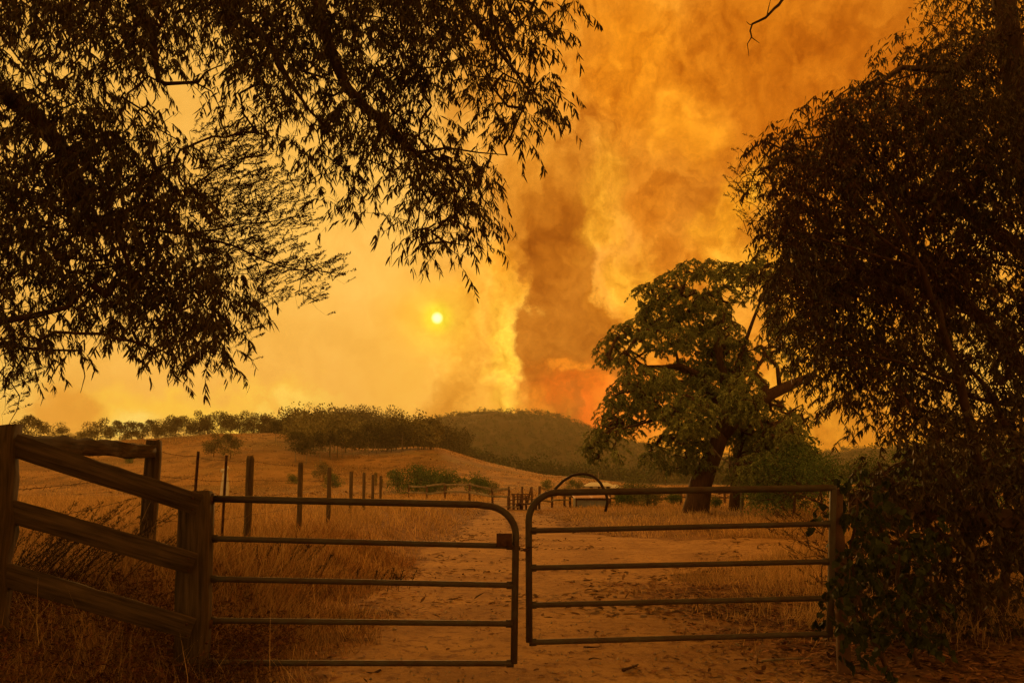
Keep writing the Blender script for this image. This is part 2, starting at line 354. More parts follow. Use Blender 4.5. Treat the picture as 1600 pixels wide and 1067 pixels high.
# ------------------------------------------------------------------ terrain
def sstep(a, b, x):
    t = np.clip((x - a) / (b - a), 0, 1); return t * t * (3 - 2 * t)
def vnoise(x, y, s, seed=0):
    x = np.asarray(x, float) / s + 37.1 * seed; y = np.asarray(y, float) / s + 11.7 * seed
    xi = np.floor(x); yi = np.floor(y); fx = x - xi; fy = y - yi; fx = fx * fx * (3 - 2 * fx); fy = fy * fy * (3 - 2 * fy)
    h = lambda a, b: np.modf(np.abs(np.sin(a * 127.1 + b * 311.7 + seed * 17.3) * 43758.5453))[0]
    return (h(xi, yi) * (1 - fx) + h(xi + 1, yi) * fx) * (1 - fy) + (h(xi, yi + 1) * (1 - fx) + h(xi + 1, yi + 1) * fx) * fy - 0.5
def fbm(x, y, s, seed=0, o=4):
    return sum(vnoise(x, y, s / 2 ** i, seed + i) / 2 ** i for i in range(o))
R1 = np.array([(-1400, 700), (0, 692), (130, 694), (250, 689), (340, 681), (430, 680), (480, 690), (540, 700), (600, 702), (645, 699), (690, 701), (760, 721), (850, 741), (930, 749), (1000, 756), (1250, 760), (3000, 760)], float)
R2 = np.array([(-1400, 700), (250, 705), (400, 690), (440, 682), (500, 672), (560, 668), (600, 676), (650, 688), (700, 704), (760, 730), (830, 760), (3000, 765)], float)
R3 = np.array([(-1400, 700), (300, 715), (560, 705), (620, 680), (660, 668), (700, 660), (740, 655), (780, 651), (830, 654), (880, 663), (930, 676), (960, 685), (1010, 702), (1080, 716), (1200, 722), (1350, 706), (1600, 692), (3000, 700)], float)
def H(x, y):
    x = np.asarray(x, float); y = np.asarray(y, float)
    yy = np.maximum(y, 40); px = 800 + FPX * x / yy
    bank = 0.46 * sstep(-1.9, -3.5, x) * (1 - sstep(38, 75, y)) 
    bank = bank + 0.12 * sstep(3.6, 6.0, x) * (1 - sstep(30, 60, y)) * sstep(-3, 4, y)
    h = bank + 0.05 * fbm(x, y, 3.0, 3) * (1 - 0.5 * sstep(0, 2, 2 - abs(x))) - 0.5 * sstep(50, 110, y)
    # wheel ruts in the drive
    rut = np.exp(-((x + 0.75 - 0.006 * y) / 0.22) ** 2) + np.exp(-((x - 0.75 - 0.006 * y) / 0.22) ** 2)
    h = h - 0.05 * rut * (1 - sstep(35, 50, y))
    und = fbm(x, y, 60, 9) * sstep(90, 250, y)
    for (R, y0, y1, amp) in ((R1, 125, 330, 2.0), (R2, 300, 580, 4.0), (R3, 620, 1450, 14.0)):
        crest = EYE + (HOR - np.interp(px, R[:, 0], R[:, 1])) * y1 / FPX + 0.5
        t = sstep(y0, y1, y) * (1 - 0.6 * sstep(y1, y1 * 1.7, y))
        hk = (crest) * t + amp * und * t - 0.5 * sstep(50, 110, y)
        h = np.maximum(h, hk) if y1 > 331 else np.where(y > y0, hk, h)
    return h
def G(px, py):
    """where the sight line through a pixel meets the terrain"""
    d = ray(px, py); d = d / d[1]; ys = np.concatenate([np.arange(3, 60, 0.1), np.arange(60, 1600, 1.0)])
    z = EYE + d[2] * ys; g = H(d[0] * ys, ys); k = np.argmax(z <= g)
    if z[k] > g[k]: k = len(ys) - 1
    return np.array([d[0] * ys[k], ys[k], g[k]])
def dirt(x, y):
    """1 on the bare drive, 0 in the grass"""
    w = fbm(x, y, 1.7, 21) * 0.9 + fbm(x, y, 0.5, 5) * 0.25
    left = np.interp(y, [-10, 6, 15, 28, 41, 52], [-1.9, -1.5, -1.9, -1.6, -1.3, -1.2]) + w * 0.6
    right = np.interp(y, [-10, 6, 9, 13, 15, 16, 19, 20.5, 24, 32, 41, 52], [1.9, 2.1, 2.1, 2.4, 3.2, 6.5, 7.5, 4.5, 2.0, 1.6, 1.3, 1.4]) + w * 0.9
    m = sstep(-0.25, 0.25, x - left) * sstep(-0.25, 0.25, right - x)
    mid = np.exp(-((x + 0.1 * np.sin(y * 0.2)) / 0.32) ** 2) * sstep(12, 20, y) * 0.75 * (fbm(x, y, 1.5, 8) > -0.25)
    return m * (1 - mid) * (1 - sstep(46, 54, y))

ys = [-500, -250, -120, -60, -35, -22, -14, -9] + list(np.arange(-6, 22, 0.25)); 
while ys[-1] < 6000: ys.append(ys[-1] * 1.022 + 0.02)
ys = np.array(ys); s = np.linspace(-1, 1, 281); s = np.sign(s) * np.abs(s) ** 1.35
wd = np.where(ys < 0, 30 + 1.6 * np.abs(ys), 30 + 1.5 * ys)
XX = s[None] * wd[:, None]; YY = np.repeat(ys[:, None], 281, 1); ZZ = H(XX, YY)
def grid_faces(r, c):
    i = np.arange(r - 1)[:, None] * c; j = np.arange(c - 1)[None]
    return np.stack([i + j, i + j + 1, i + c + j + 1, i + c + j], -1).reshape(-1, 4)
g = MB(); g.addmix(np.stack([XX, YY, ZZ], -1).reshape(-1, 3), None, grid_faces(len(ys), 281))
def ground_mat(name, dirtmix):
    m = bpy.data.materials.new(name); m.use_nodes = True; t = m.node_tree; ns = t.nodes; lk = t.links; b = ns['Principled BSDF']
    b.inputs['Roughness'].default_value = 0.95; b.inputs['Specular IOR Level'].default_value = 0.1
    co = ns.new('ShaderNodeNewGeometry')
    def nz(scale, detail=6, st=(1, 1, 1), r=0.6):
        mp = ns.new('ShaderNodeMapping'); mp.inputs['Scale'].default_value = st; lk.new(co.outputs['Position'], mp.inputs[0])
        n = ns.new('ShaderNodeTexNoise'); n.inputs['Scale'].default_value = scale; n.inputs['Detail'].default_value = detail; n.inputs['Roughness'].default_value = r; lk.new(mp.outputs[0], n.inputs[0]); return n.outputs[0]
    def ramp(v, a, bb):
        n = ns.new('ShaderNodeMapRange'); n.interpolation_type = 'SMOOTHSTEP'; lk.new(v, n.inputs[0]); n.inputs[1].default_value = a; n.inputs[2].default_value = bb; return n.outputs[0]
    def mix(f, a, bb):
        n = ns.new('ShaderNodeMix'); n.data_type = 'RGBA'
        for i, v in ((0, f), (6, a), (7, bb)):
            if isinstance(v, (tuple, float, int)): n.inputs[i].default_value = (*v, 1) if isinstance(v, tuple) else v
            else: lk.new(v, n.inputs[i])
        return n.outputs[2]
    cg = mix(ramp(nz(0.035, 8), 0.38, 0.62), (0.22, 0.13, 0.055), (0.42, 0.25, 0.105))
    cg = mix(ramp(nz(0.012, 6, (1, 2.2, 1)), 0.50, 0.68), cg, (0.25, 0.19, 0.08))
    cg = mix(ramp(nz(0.25, 8, (1, 0.35, 1)), 0.48, 0.66), cg, (0.19, 0.115, 0.055))
    near = mix(ramp(nz(3.0, 8), 0.4, 0.62), (0.15, 0.075, 0.032), (0.28, 0.15, 0.06))
    sp_ = ns.new('ShaderNodeSeparateXYZ'); lk.new(co.outputs['Position'], sp_.inputs[0])
    cg = mix(ramp(sp_.outputs[1], 20, 70), near, cg)
    if dirtmix:
        d1 = mix(ramp(nz(0.9, 8), 0.36, 0.64), (0.31, 0.175, 0.070), (0.46, 0.275, 0.11))
        d1 = mix(ramp(nz(7, 10, r=0.75), 0.48, 0.62), d1, (0.22, 0.115, 0.05))
        d1 = mix(ramp(nz(60, 4), 0.62, 0.72), d1, (0.62, 0.47, 0.30))
        at = ns.new('ShaderNodeAttribute'); at.attribute_name = 'bare'
        ad = ns.new('ShaderNodeMath'); ad.operation = 'ADD'; lk.new(at.outputs['Fac'], ad.inputs[0])
        mm = ns.new('ShaderNodeMath'); mm.operation = 'MULTIPLY_ADD'; lk.new(nz(5, 8, r=0.7), mm.inputs[0]); mm.inputs[1].default_value = 1.1; mm.inputs[2].default_value = -0.55
        lk.new(mm.outputs[0], ad.inputs[1]); cg = mix(ramp(ad.outputs[0], 0.35, 0.75), near, d1)
    else:
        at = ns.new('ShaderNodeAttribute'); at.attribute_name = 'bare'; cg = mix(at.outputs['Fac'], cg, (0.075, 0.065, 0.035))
    lk.new(cg, b.inputs['Base Color'])
    bp = ns.new('ShaderNodeBump'); bp.inputs['Strength'].default_value = 1.0; bp.inputs['Distance'].default_value = 0.013; lk.new(nz(9, 10, r=0.7), bp.inputs['Height']); lk.new(bp.outputs[0], b.inputs['Normal'])
    return m
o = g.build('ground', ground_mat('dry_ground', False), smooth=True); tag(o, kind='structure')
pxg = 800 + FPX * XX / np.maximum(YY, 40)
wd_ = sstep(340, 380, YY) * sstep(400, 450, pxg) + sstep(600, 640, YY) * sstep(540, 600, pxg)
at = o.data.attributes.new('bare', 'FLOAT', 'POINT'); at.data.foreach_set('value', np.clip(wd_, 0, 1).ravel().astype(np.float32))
# the drive: its own sheet a little above the ground
xs = np.arange(-3.2, 8.6, 0.11); yd = np.concatenate([np.arange(-8, 14, 0.13), np.arange(14, 54, 0.3)])
DX, DY = np.meshgrid(xs, yd); DM = dirt(DX, DY); F = grid_faces(len(yd), len(xs)); keep = DM.ravel()[F].max(1) > 0.02
DZ = H(DX, DY) + 0.012
idx = np.unique(F[keep]); remap = -np.ones(DX.size, int); remap[idx] = np.arange(len(idx))
g = MB(); g.addmix(np.stack([DX, DY, DZ], -1).reshape(-1, 3)[idx], None, remap[F[keep]])
o = g.build('driveway', ground_mat('bare_earth', True), smooth=True); tag(o, kind='structure')
at = o.data.attributes.new('bare', 'FLOAT', 'POINT'); at.data.foreach_set('value', DM.ravel()[idx].astype(np.float32))

# ------------------------------------------------------------------ tree growth
def densify(pts, rad, step):
    pts = np.asarray(pts, float); rad = np.asarray(rad, float); op = []; orr = []
    # smooth the traced line a little
    for i in range(len(pts) - 1):
        d = np.linalg.norm(pts[i + 1] - pts[i]); k = max(1, int(d / step))
        p0 = pts[max(i - 1, 0)]; p1 = pts[i]; p2 = pts[i + 1]; p3 = pts[min(i + 2, len(pts) - 1)]
        for j in range(k):
            t = j / k
            op.append(0.5 * ((2 * p1) + (-p0 + p2) * t + (2 * p0 - 5 * p1 + 4 * p2 - p3) * t * t + (-p0 + 3 * p1 - 3 * p2 + p3) * t ** 3)); orr.append(rad[i] * (1 - t) + rad[i + 1] * t)
    op.append(pts[-1]); orr.append(rad[-1]); return np.array(op), np.array(orr)
def grow(limbs, anchors, mb, step=0.15, r0=0.0016, jit=0.25, sides=6, maxr=0.05, thin=3, rscale=1.0, twist=0.06):
    """limbs: list of (points, radii) traced from trunk outwards; every anchor is joined to the nearest wood by a bent branch"""
    nodes = []; 
    for pts, rad in limbs:
        p, r = densify(pts, rad, step * 1.6); p = p + RNG.normal(0, twist * 0.15, p.shape) * (np.arange(len(p)) > 0)[:, None]
        mb.tube(p, r * rscale, 10 if r.max() > 0.1 else sides + 2, jit=0.06); nodes.append(p[1:])
    nodes = np.concatenate(nodes); n0 = len(nodes)
    cap = n0 + len(anchors) * 40; arr = np.zeros((cap, 3)); arr[:n0] = nodes; par = -np.ones(cap, int); cnt = np.zeros(cap); nn = n0
    d0 = np.array([np.min(((nodes - a) ** 2).sum(1)) for a in anchors]); order = np.argsort(d0)
    chains = []
    for ai in order:
        a = anchors[ai]; dd = ((arr[:nn] - a) ** 2).sum(1); j = int(np.argmin(dd)); d = math.sqrt(dd[j])
        k = min(38, max(1, int(d / step))); p0 = arr[j]
        ids = [j]
        bend = RNG.normal(0, jit, 3) * d * 0.5 + np.array([0, 0, 0.12 * d])
        for q in range(1, k + 1):
            t = q / k; pp = p0 * (1 - t) + a * t + bend * 4 * t * (1 - t) * 0.5 + (RNG.normal(0, twist * step * 2, 3) if q < k else 0)
            arr[nn] = pp; par[nn] = ids[-1]; ids.append(nn); nn += 1
        chains.append(ids)
    for ch in reversed(chains):
        pass
    leafs = np.zeros(nn)
    for ch in chains: leafs[ch[-1]] += 1
    for i in range(nn - 1, n0 - 1, -1):
        cnt[i] += leafs[i]
        if par[i] >= 0: cnt[par[i]] += cnt[i]
    for ch in chains:
        r = np.minimum(r0 * np.sqrt(np.maximum(cnt[ch], 1)) ** 1.05, maxr); r[0] = r[1] if len(r) > 1 else r[0]
        big = r.max() > r0 * 3
        c = ch if len(ch) > 1 else None
        if c: mb.tube(arr[c], r, sides if big else thin, cap=False)
def sprigs(anchors, nl, L, W, slen, droop, spread=0.5, tilt=0.35, up=False, out=None):
    """leafy shoots: returns leaf bases, axes, sides, lengths, widths and the twig curves"""
    n = len(anchors); th = RNG.uniform(0, 2 * np.pi, n); h = np.stack([np.cos(th), np.sin(th), np.zeros(n)], 1)
    if out is not None: h = unit(h * 0.7 + out)
    sl = slen * RNG.uniform(0.6, 1.4, n)
    def curve(t):
        dz = (-(0.15 * t + droop * t * t)) if not up else (0.55 * t - 0.25 * t * t) * np.ones_like(t)
        return anchors[:, None] + h[:, None] * (sl[:, None] * spread * t * 2 * (1 - 0.35 * t))[..., None] + np.array([0, 0, 1.0]) * (sl[:, None] * dz)[..., None]
    t = RNG.uniform(0.08, 1, (n, nl)); base = curve(t)
    tang = curve(np.minimum(t + 0.05, 1.05)) - curve(t - 0.02); tang = unit(tang)
    rnd = unit(RNG.normal(0, 1, (n, nl, 3)))
    if up: ax = unit(tang * 0.8 + rnd * 0.75)
    else: ax = unit(tang * 0.35 + np.array([0, 0, -0.9]) + rnd * tilt)
    side = RNG.normal(0, 1, (n, nl, 3))
    LL = L * RNG.uniform(0.55, 1.25, (n, nl)); WW = W * RNG.uniform(0.7, 1.3, (n, nl))
    tw = curve(np.tile(np.linspace(0, 1, 4), (n, 1)))
    return base.reshape(-1, 3), ax.reshape(-1, 3), side.reshape(-1, 3), LL.ravel(), WW.ravel(), tw
def twigs(mb, tw, r=0.0012):
    n, k, _ = tw.shape; a = np.arange(3) / 3 * 2 * np.pi; c = np.stack([np.cos(a), np.sin(a) * 0.7, np.sin(a) * 0.7], -1)
    rr = r * np.array([1.2, 1.0, 0.8, 0.4])[:k]
    v = tw[:, :, None] + c[None, None] * rr[None, :, None, None]
    i = np.arange(k - 1)[:, None] * 3; j = np.arange(3)[None]; j2 = (j + 1) % 3
    q = np.stack([i + j, i + j2, i + 3 + j2, i + 3 + j], -1).reshape(-1, 4)
    off = (np.arange(n) * k * 3)[:, None, None]; mb.addmix(v.reshape(-1, 3), None, (q[None] + off).reshape(-1, 4))
def in_view(p, margin=0):
    d = p - np.array([0, 0, EYE]); f = d[:, 1] * cp + d[:, 2] * sp; u = -d[:, 1] * sp + d[:, 2] * cp
    px = 800 + FPX * d[:, 0] / f; py = CY - FPX * u / f
    return (f > 0.1) & (px > -margin) & (px < 1600 + margin) & (py > -margin) & (py < 1067 + margin)
def spans_to_anchors(spans, Y0, Y1, leaf_area_m2, rowh=40, gain=1.0, yoff=0):
    out = []
    for (row, x0, x1, d) in spans:
        cov = min(0.93, d * 0.1); tau = -math.log(1 - cov) * gain
        Ym = (Y0 + Y1) / 2; n = tau * (x1 - x0) * rowh / (leaf_area_m2 * (FPX / Ym) ** 2)
        n = int(n) + (RNG.random() < n % 1)
        for _ in range(n):
            Y = RNG.uniform(Y0, Y1); out.append(P(RNG.uniform(x0, x1) + RNG.normal(0, 7), row * rowh + RNG.uniform(0, rowh) + yoff + RNG.normal(0, 7), Y))
    return np.array(out)
def clumpy(A, s, th, seed, r=.85):
    n = vnoise(A[:, 0] + .5 * A[:, 1], A[:, 2] + .3 * A[:, 1], s, seed) + .5 * vnoise(A[:, 0] - .4 * A[:, 1], A[:, 2], s * .45, seed + 5)
    return A[(n > th) | (RNG.random(len(A)) > r)]
def LP(seq): return [P(*q[:3]) for q in seq], [q[3] for q in seq]

# ------------------------------------------------------------------ left overhanging gum
SL = [(-1,-80,900,8),(0,-60,330,7.5),(0,330,880,8),(0,880,912,6),(1,-60,285,6.5),(1,300,340,1.5),(1,345,840,8),(1,840,895,6),
 (2,-60,0,6),(2,0,60,3.5),(2,60,215,6.5),(2,215,300,4),(2,360,640,8),(2,640,815,7.5),(3,-60,80,5.5),(3,80,175,6.5),(3,180,250,2),(3,365,460,6),(3,460,750,7),(3,760,855,7.5),
 (4,-60,145,6.5),(4,145,205,5.5),(4,205,235,2),(4,360,400,3),(4,400,500,5.5),(4,500,690,7),(4,700,745,3.5),(4,745,870,7.5),
 (5,-60,240,7),(5,240,300,2.5),(5,420,520,5.5),(5,520,700,7.5),(5,780,835,5.5),
 (6,-60,290,7.5),(6,420,470,3),(6,480,590,6),(6,600,680,8),(6,680,775,7.5),
 (7,-60,300,8),(7,490,590,5.5),(7,640,770,7.8),(8,-60,300,7.5),(8,545,600,4),(8,650,690,5),(8,690,765,8),
 (9,-60,290,7.5),(9,655,765,8),(10,-60,355,7.8),(10,670,730,1.5),(11,-60,100,5),(11,100,380,8),(12,-60,60,4.5),(12,60,180,4),(12,180,375,8),
 (13,-60,95,6),(13,100,180,2),(13,190,360,6.5),(14,-60,60,3),(14,215,345,2.5)]
la = 15 * 0.13 * 0.021 * 0.62 * 0.6
A = spans_to_anchors(SL, 5.6, 8.4, la, gain=4.3, yoff=-14); A = clumpy(A, .75, -.2, 71)
# unseen part of the crown, added over the camera to shade the foreground
over = np.stack([RNG.uniform(-9, 2.0, 3300), RNG.uniform(-9, 7.5, 3300), RNG.uniform(4.3, 7.6, 3300)], 1)
over = over[(over[:, 2] > EYE + 0.68 * np.maximum(over[:, 1], 0) + 0.7)]
trunkL = [(-6.9, 5.6, H(-6.9, 5.6) - 0.2), (-6.8, 5.7, 1.5), (-6.5, 6.0, 3.2), (-6.1, 6.2, 4.6), (-5.4, 6.3, 6.0), (-4.2, 6.4, 7.4)]
tl = [np.array(p) for p in trunkL]
limbs = [(tl, [.34, .30, .26, .22, .18, .13]),
 ([tl[2], *LP([(-220, 60, 6.6, .09), (-60, 115, 6.7, .085), (0, 142, 6.8, .08), (55, 185, 6.9, .075), (98, 238, 7.0, .07), (122, 280, 7.0, .06), (135, 340, 7.0, .03)])[0]], [.15, .09, .085, .08, .075, .07, .06, .03]),
 ([tl[4], *LP([(120, -160, 6.8, 0), (185, -30, 6.8, 0), (215, 25, 6.8, 0), (243, 62, 6.8, 0), (246, 126, 6.8, 0), (262, 134, 6.8, 0), (306, 130, 6.8, 0), (322, 112, 6.8, 0), (352, 100, 6.8, 0)])[0]], [.12, .06, .04, .035, .028, .022, .018, .014, .008, .003]),
 (LP([(306, 130, 6.8, .008), (330, 145, 6.8, .006), (350, 180, 6.8, .004), (352, 215, 6.7, .002)])),
 ([tl[4], *LP([(200, -230, 7, 0), (320, -60, 7, 0), (360, 20, 7, 0), (418, 62, 7, 0), (440, 110, 7, 0), (485, 175, 7, 0)])[0]], [.13, .07, .05, .04, .032, .028, .01]),
 ([tl[5], *LP([(330, -260, 7, 0), (470, -90, 7, 0), (512, 60, 7, 0), (545, 140, 7, 0), (600, 195, 7, 0), (648, 240, 7, 0)])[0]], [.13, .08, .06, .05, .048, .042, .03]),
 (LP([(648, 240, 7, .02), (655, 290, 7, .009), (654, 330, 7, .007), (652, 372, 7, .004)])),
 (LP([(648, 240, 7, .022), (690, 262, 7, .012), (740, 320, 7, .006), (720, 380, 7, .003)])),
 (LP([(648, 240, 7, .02), (700, 232, 7, .01), (790, 240, 7, .004)])),
 ([tl[5], *LP([(450, -260, 7.2, 0), (640, -80, 7.2, 0), (730, 20, 7.2, 0), (780, 80, 7.2, 0), (830, 150, 7.2, 0), (868, 190, 7.2, 0)])[0]], [.13, .07, .045, .03, .02, .01, .004]),
 ([tl[2], *LP([(-180, 500, 6.6, 0), (-60, 515, 6.4, 0), (0, 503, 6.4, 0), (58, 495, 6.4, 0), (104, 480, 6.4, 0), (138, 445, 6.4, 0)])[0]], [.12, .045, .035, .03, .026, .02, .008]),
 ([tl[2], *LP([(-140, 560, 6.3, 0), (0, 538, 6.3, 0), (60, 548, 6.3, 0), (122, 545, 6.3, 0), (132, 590, 6.3, 0), (128, 612, 6.3, 0)])[0]], [.10, .02, .014, .011, .009, .004, .002]),
 ([np.array([-6.1, 6.2, 4.6]), np.array([-5, 3.5, 6.3]), np.array([-2.5, 1.0, 6.6]), np.array([0.5, 0, 6.7]), np.array([2.5, 1.0, 6.8])], [.16, .12, .09, .05, .02]),
]
root = empty('gum_tree', trunkL[0], 'gum tree standing out of frame at left, its drooping leaf curtain filling the upper left', 'tree')
wood = MB(); allA = np.vstack([A, over]); allA = allA[allA[:, 2] > 1.9]
grow(limbs, allA, wood, step=0.14, r0=0.0014, maxr=0.03, jit=0.18)
b_, a_, s_, L_, W_, tw = sprigs(allA, 20, 0.092, 0.015, 0.30, 0.5, spread=0.8, tilt=0.7)
big = ~in_view(b_, 60); L_[big] *= 1.7; W_[big] *= 2.4  # out-of-view leaves enlarged so the crown blocks more light
tb = MB(); twigs(tb, tw); 
wood.addmix(np.concatenate(tb.v), None, np.concatenate(tb.f4)); wood.build('trunk', M['bark'], root, smooth=True)
def split_leaves(root, tpl, key, m, b_, a_, s_, L_, W_, n=300, name='foliage'):
    v = in_view(b_); sc_ = np.where(v, L_ / np.maximum(b_[:, 1], 0.1), 0); k = np.argsort(-sc_)[:n * 4]; k = RNG.permutation(k)[:n]
    mask = np.ones(len(b_), bool); mask[k] = False
    leaf_objects(root, tpl, key, m, b_[k], a_[k], s_[k], L_[k], W_[k])
    q = MB(); inst(q, tpl, b_[mask], a_[mask], s_[mask], L_[mask], W_[mask]); o = q.build(name, m, root); o['kind'] = 'stuff'
    return o
split_leaves(root, GUM, 'gum', M['leaf'], b_, a_, s_, L_, W_)

# feathery wattle branch reaching in from the left
SF = [(2,290,350,1),(5,300,400,3),(5,330,420,3.5),(6,300,430,5),(7,290,400,6),(7,400,480,4),(8,290,400,5.5),(8,400,490,4),(9,280,420,5.5),(9,420,470,3.5),(10,300,440,5),(10,440,535,4),
 (11,380,425,3),(11,425,500,2.5),(12,370,405,3),(13,355,385,2),(13,0,60,2.5),(14,0,50,3),(15,0,35,3),(16,0,15,1.5)]
A = spans_to_anchors(SF, 7.6, 9.4, 26 * 0.024 * 0.006 * 0.5 * 1.6, gain=2.6)
tb0 = np.array([-7.2, 9.2, H(-7.2, 9.2) - 0.2])
root = empty('wattle_tree', tb0, 'fine-leaved wattle whose feathery branches reach in at mid left below the gum leaves', 'tree')
limbs = [([tb0, tb0 + [0.1, 0, 1.6], tb0 + [0.3, -0.2, 3.4], tb0 + [0.6, -0.3, 5.2]], [.16, .13, .10, .05]),
 ([tb0 + [0.3, -0.2, 3.0], *LP([(-60, 300, 8.6, 0), (150, 345, 8.6, 0), (290, 366, 8.5, 0), (385, 392, 8.5, 0), (440, 418, 8.5, 0), (500, 425, 8.5, 0), (540, 432, 8.5, 0)])[0]], [.09, .04, .025, .016, .011, .008, .005, .002]),
 (LP([(290, 366, 8.5, .012), (380, 350, 8.5, .008), (440, 345, 8.5, .006), (484, 332, 8.5, .002)])),
 (LP([(385, 392, 8.5, .008), (410, 440, 8.5, .005), (395, 500, 8.4, .002)])),
 (LP([(150, 345, 8.6, .02), (280, 300, 8.6, .01), (360, 250, 8.5, .006), (400, 225, 8.5, .002)])),
 ([tb0 + [0.1, 0, 1.8], *LP([(-60, 560, 8.2, 0), (20, 600, 8.2, 0), (28, 640, 8.1, 0), (12, 668, 8.1, 0)])[0]], [.04, .012, .006, .004, .002])]
wood = MB(); grow(limbs, A, wood, step=0.1, r0=0.0011, maxr=0.006, jit=0.22)
outv = np.tile(np.array([0.9, -0.1, 0.0]), (len(A), 1))
b_, a_, s_, L_, W_, tw = sprigs(A, 34, 0.028, 0.0075, 0.19, 0.3, spread=0.5, up=True, out=outv)
tb = MB(); twigs(tb, tw, 0.0011); wood.addmix(np.concatenate(tb.v), None, np.concatenate(tb.f4)); wood.build('trunk', M['bark'], root, smooth=True)
q = MB(); inst(q, RHOMB, b_, a_, s_, L_, W_); o = q.build('foliage', M['leaf_feather'], root); o['kind'] = 'stuff'

# ------------------------------------------------------------------ right near tree
SR = [(-1,1450,1640,7),(0,1500,1640,6.5),(1,1385,1440,2),(1,1440,1640,7.5),(2,1375,1400,2.5),(2,1400,1640,8),(3,1305,1340,3),(3,1340,1640,8.3),(4,1255,1300,3.5),(4,1300,1640,9),
 (5,1205,1640,8.6),(6,1195,1640,8.8),(7,1200,1640,8.5),(8,1202,1640,8.2),(9,1205,1560,8.5),(9,1560,1640,6),(10,1210,1640,9),(11,1228,1640,9),(12,1240,1345,9),(12,1345,1400,7),(12,1400,1640,9),
 (13,1245,1470,9),(13,1480,1640,7),(14,1270,1480,8),(14,1480,1560,4.5),(14,1560,1640,7),(15,1300,1480,6.5),(15,1480,1560,4),(15,1560,1640,7),(16,1320,1400,3),(16,1400,1640,6)]
A = spans_to_anchors(SR, 8.2, 12.5, 15 * 0.12 * 0.021 * 0.62 * 0.6, gain=3.4, yoff=-8); A = clumpy(A, .9, -.22, 77)
over = np.stack([RNG.uniform(1.0, 9.5, 3000), RNG.uniform(-9, 9.5, 3000), RNG.uniform(4.0, 8.5, 3000)], 1)  # unseen crown added above and behind the camera, dense for shade
over = over[(over[:, 2] > EYE + 0.68 * np.maximum(over[:, 1], 0) + 0.7) | (over[:, 0] > 0.66 * over[:, 1] + 1.2)]
tr0 = np.array([7.3, 10.4, H(7.3, 10.4) - 0.2])
TR = [tr0, P(1655, 640, 10.3), P(1635, 420, 10.2), P(1603, 230, 10.1), P(1574, 40, 10.0), P(1555, -90, 9.9), P(1530, -260, 9.8)]
limbs = [(TR, [.27, .22, .19, .17, .145, .12, .06]),
 ([TR[2], *LP([(1500, 325, 10.2, 0), (1390, 300, 10.2, 0), (1290, 268, 10.2, 0), (1215, 250, 10.1, 0)])[0]], [.12, .07, .05, .03, .01]),
 ([TR[1], *LP([(1500, 470, 10.4, 0), (1400, 440, 10.6, 0), (1300, 450, 10.6, 0), (1240, 500, 10.6, 0)])[0]], [.13, .08, .06, .035, .01]),
 ([TR[4], *LP([(1490, 110, 9.9, 0), (1410, 105, 9.9, 0), (1340, 160, 9.9, 0), (1270, 190, 9.9, 0)])[0]], [.10, .05, .035, .02, .008]),
 ([TR[1], *LP([(1560, 628, 9.8, 0), (1480, 608, 9.7, 0), (1435, 585, 9.6, 0), (1400, 560, 9.5, 0)])[0]], [.08, .03, .02, .012, .005]),
 ([TR[1], *LP([(1590, 690, 9.0, 0), (1545, 610, 9.0, 0), (1500, 560, 9.0, 0), (1480, 540, 9.0, 0)])[0]], [.08, .04, .03, .015, .005]),
 ([TR[5], np.array([4.5, 6.0, 8.2]), np.array([4.0, 2.0, 7.6]), np.array([4.2, -1.5, 7.0])], [.12, .09, .06, .03])]
root = empty('gum_tree', tr0, 'dense dark gum tree filling the upper right, reddish trunk at the frame edge', 'tree')
wood = MB(); allA = np.vstack([A, over]); allA = allA[allA[:, 2] > 2.0]
grow(limbs, allA, wood, step=0.18, r0=0.0014, maxr=0.035, jit=0.2)
b_, a_, s_, L_, W_, tw = sprigs(allA, 18, 0.10, 0.019, 0.34, 0.5, spread=0.8, tilt=0.75)
big = ~in_view(b_, 60); L_[big] *= 1.7; W_[big] *= 2.4  # leaves outside the frame oversized to deepen the shade below
tb = MB(); twigs(tb, tw); wood.addmix(np.concatenate(tb.v), None, np.concatenate(tb.f4)); wood.build('trunk', M['bark'], root, smooth=True)
sel = (vnoise(b_[:, 0] + b_[:, 1], b_[:, 2], 0.9, 4) > -0.12)
split_leaves(root, GUM, 'gum', M['leaf'], b_[sel], a_[sel], s_[sel], L_[sel], W_[sel])
q = MB(); inst(q, GUM, b_[~sel], a_[~sel], s_[~sel], L_[~sel], W_[~sel]); o = q.build('foliage', M['leaf_dry'], root); o['kind'] = 'stuff'; o['label'] = 'browner leaf clumps'
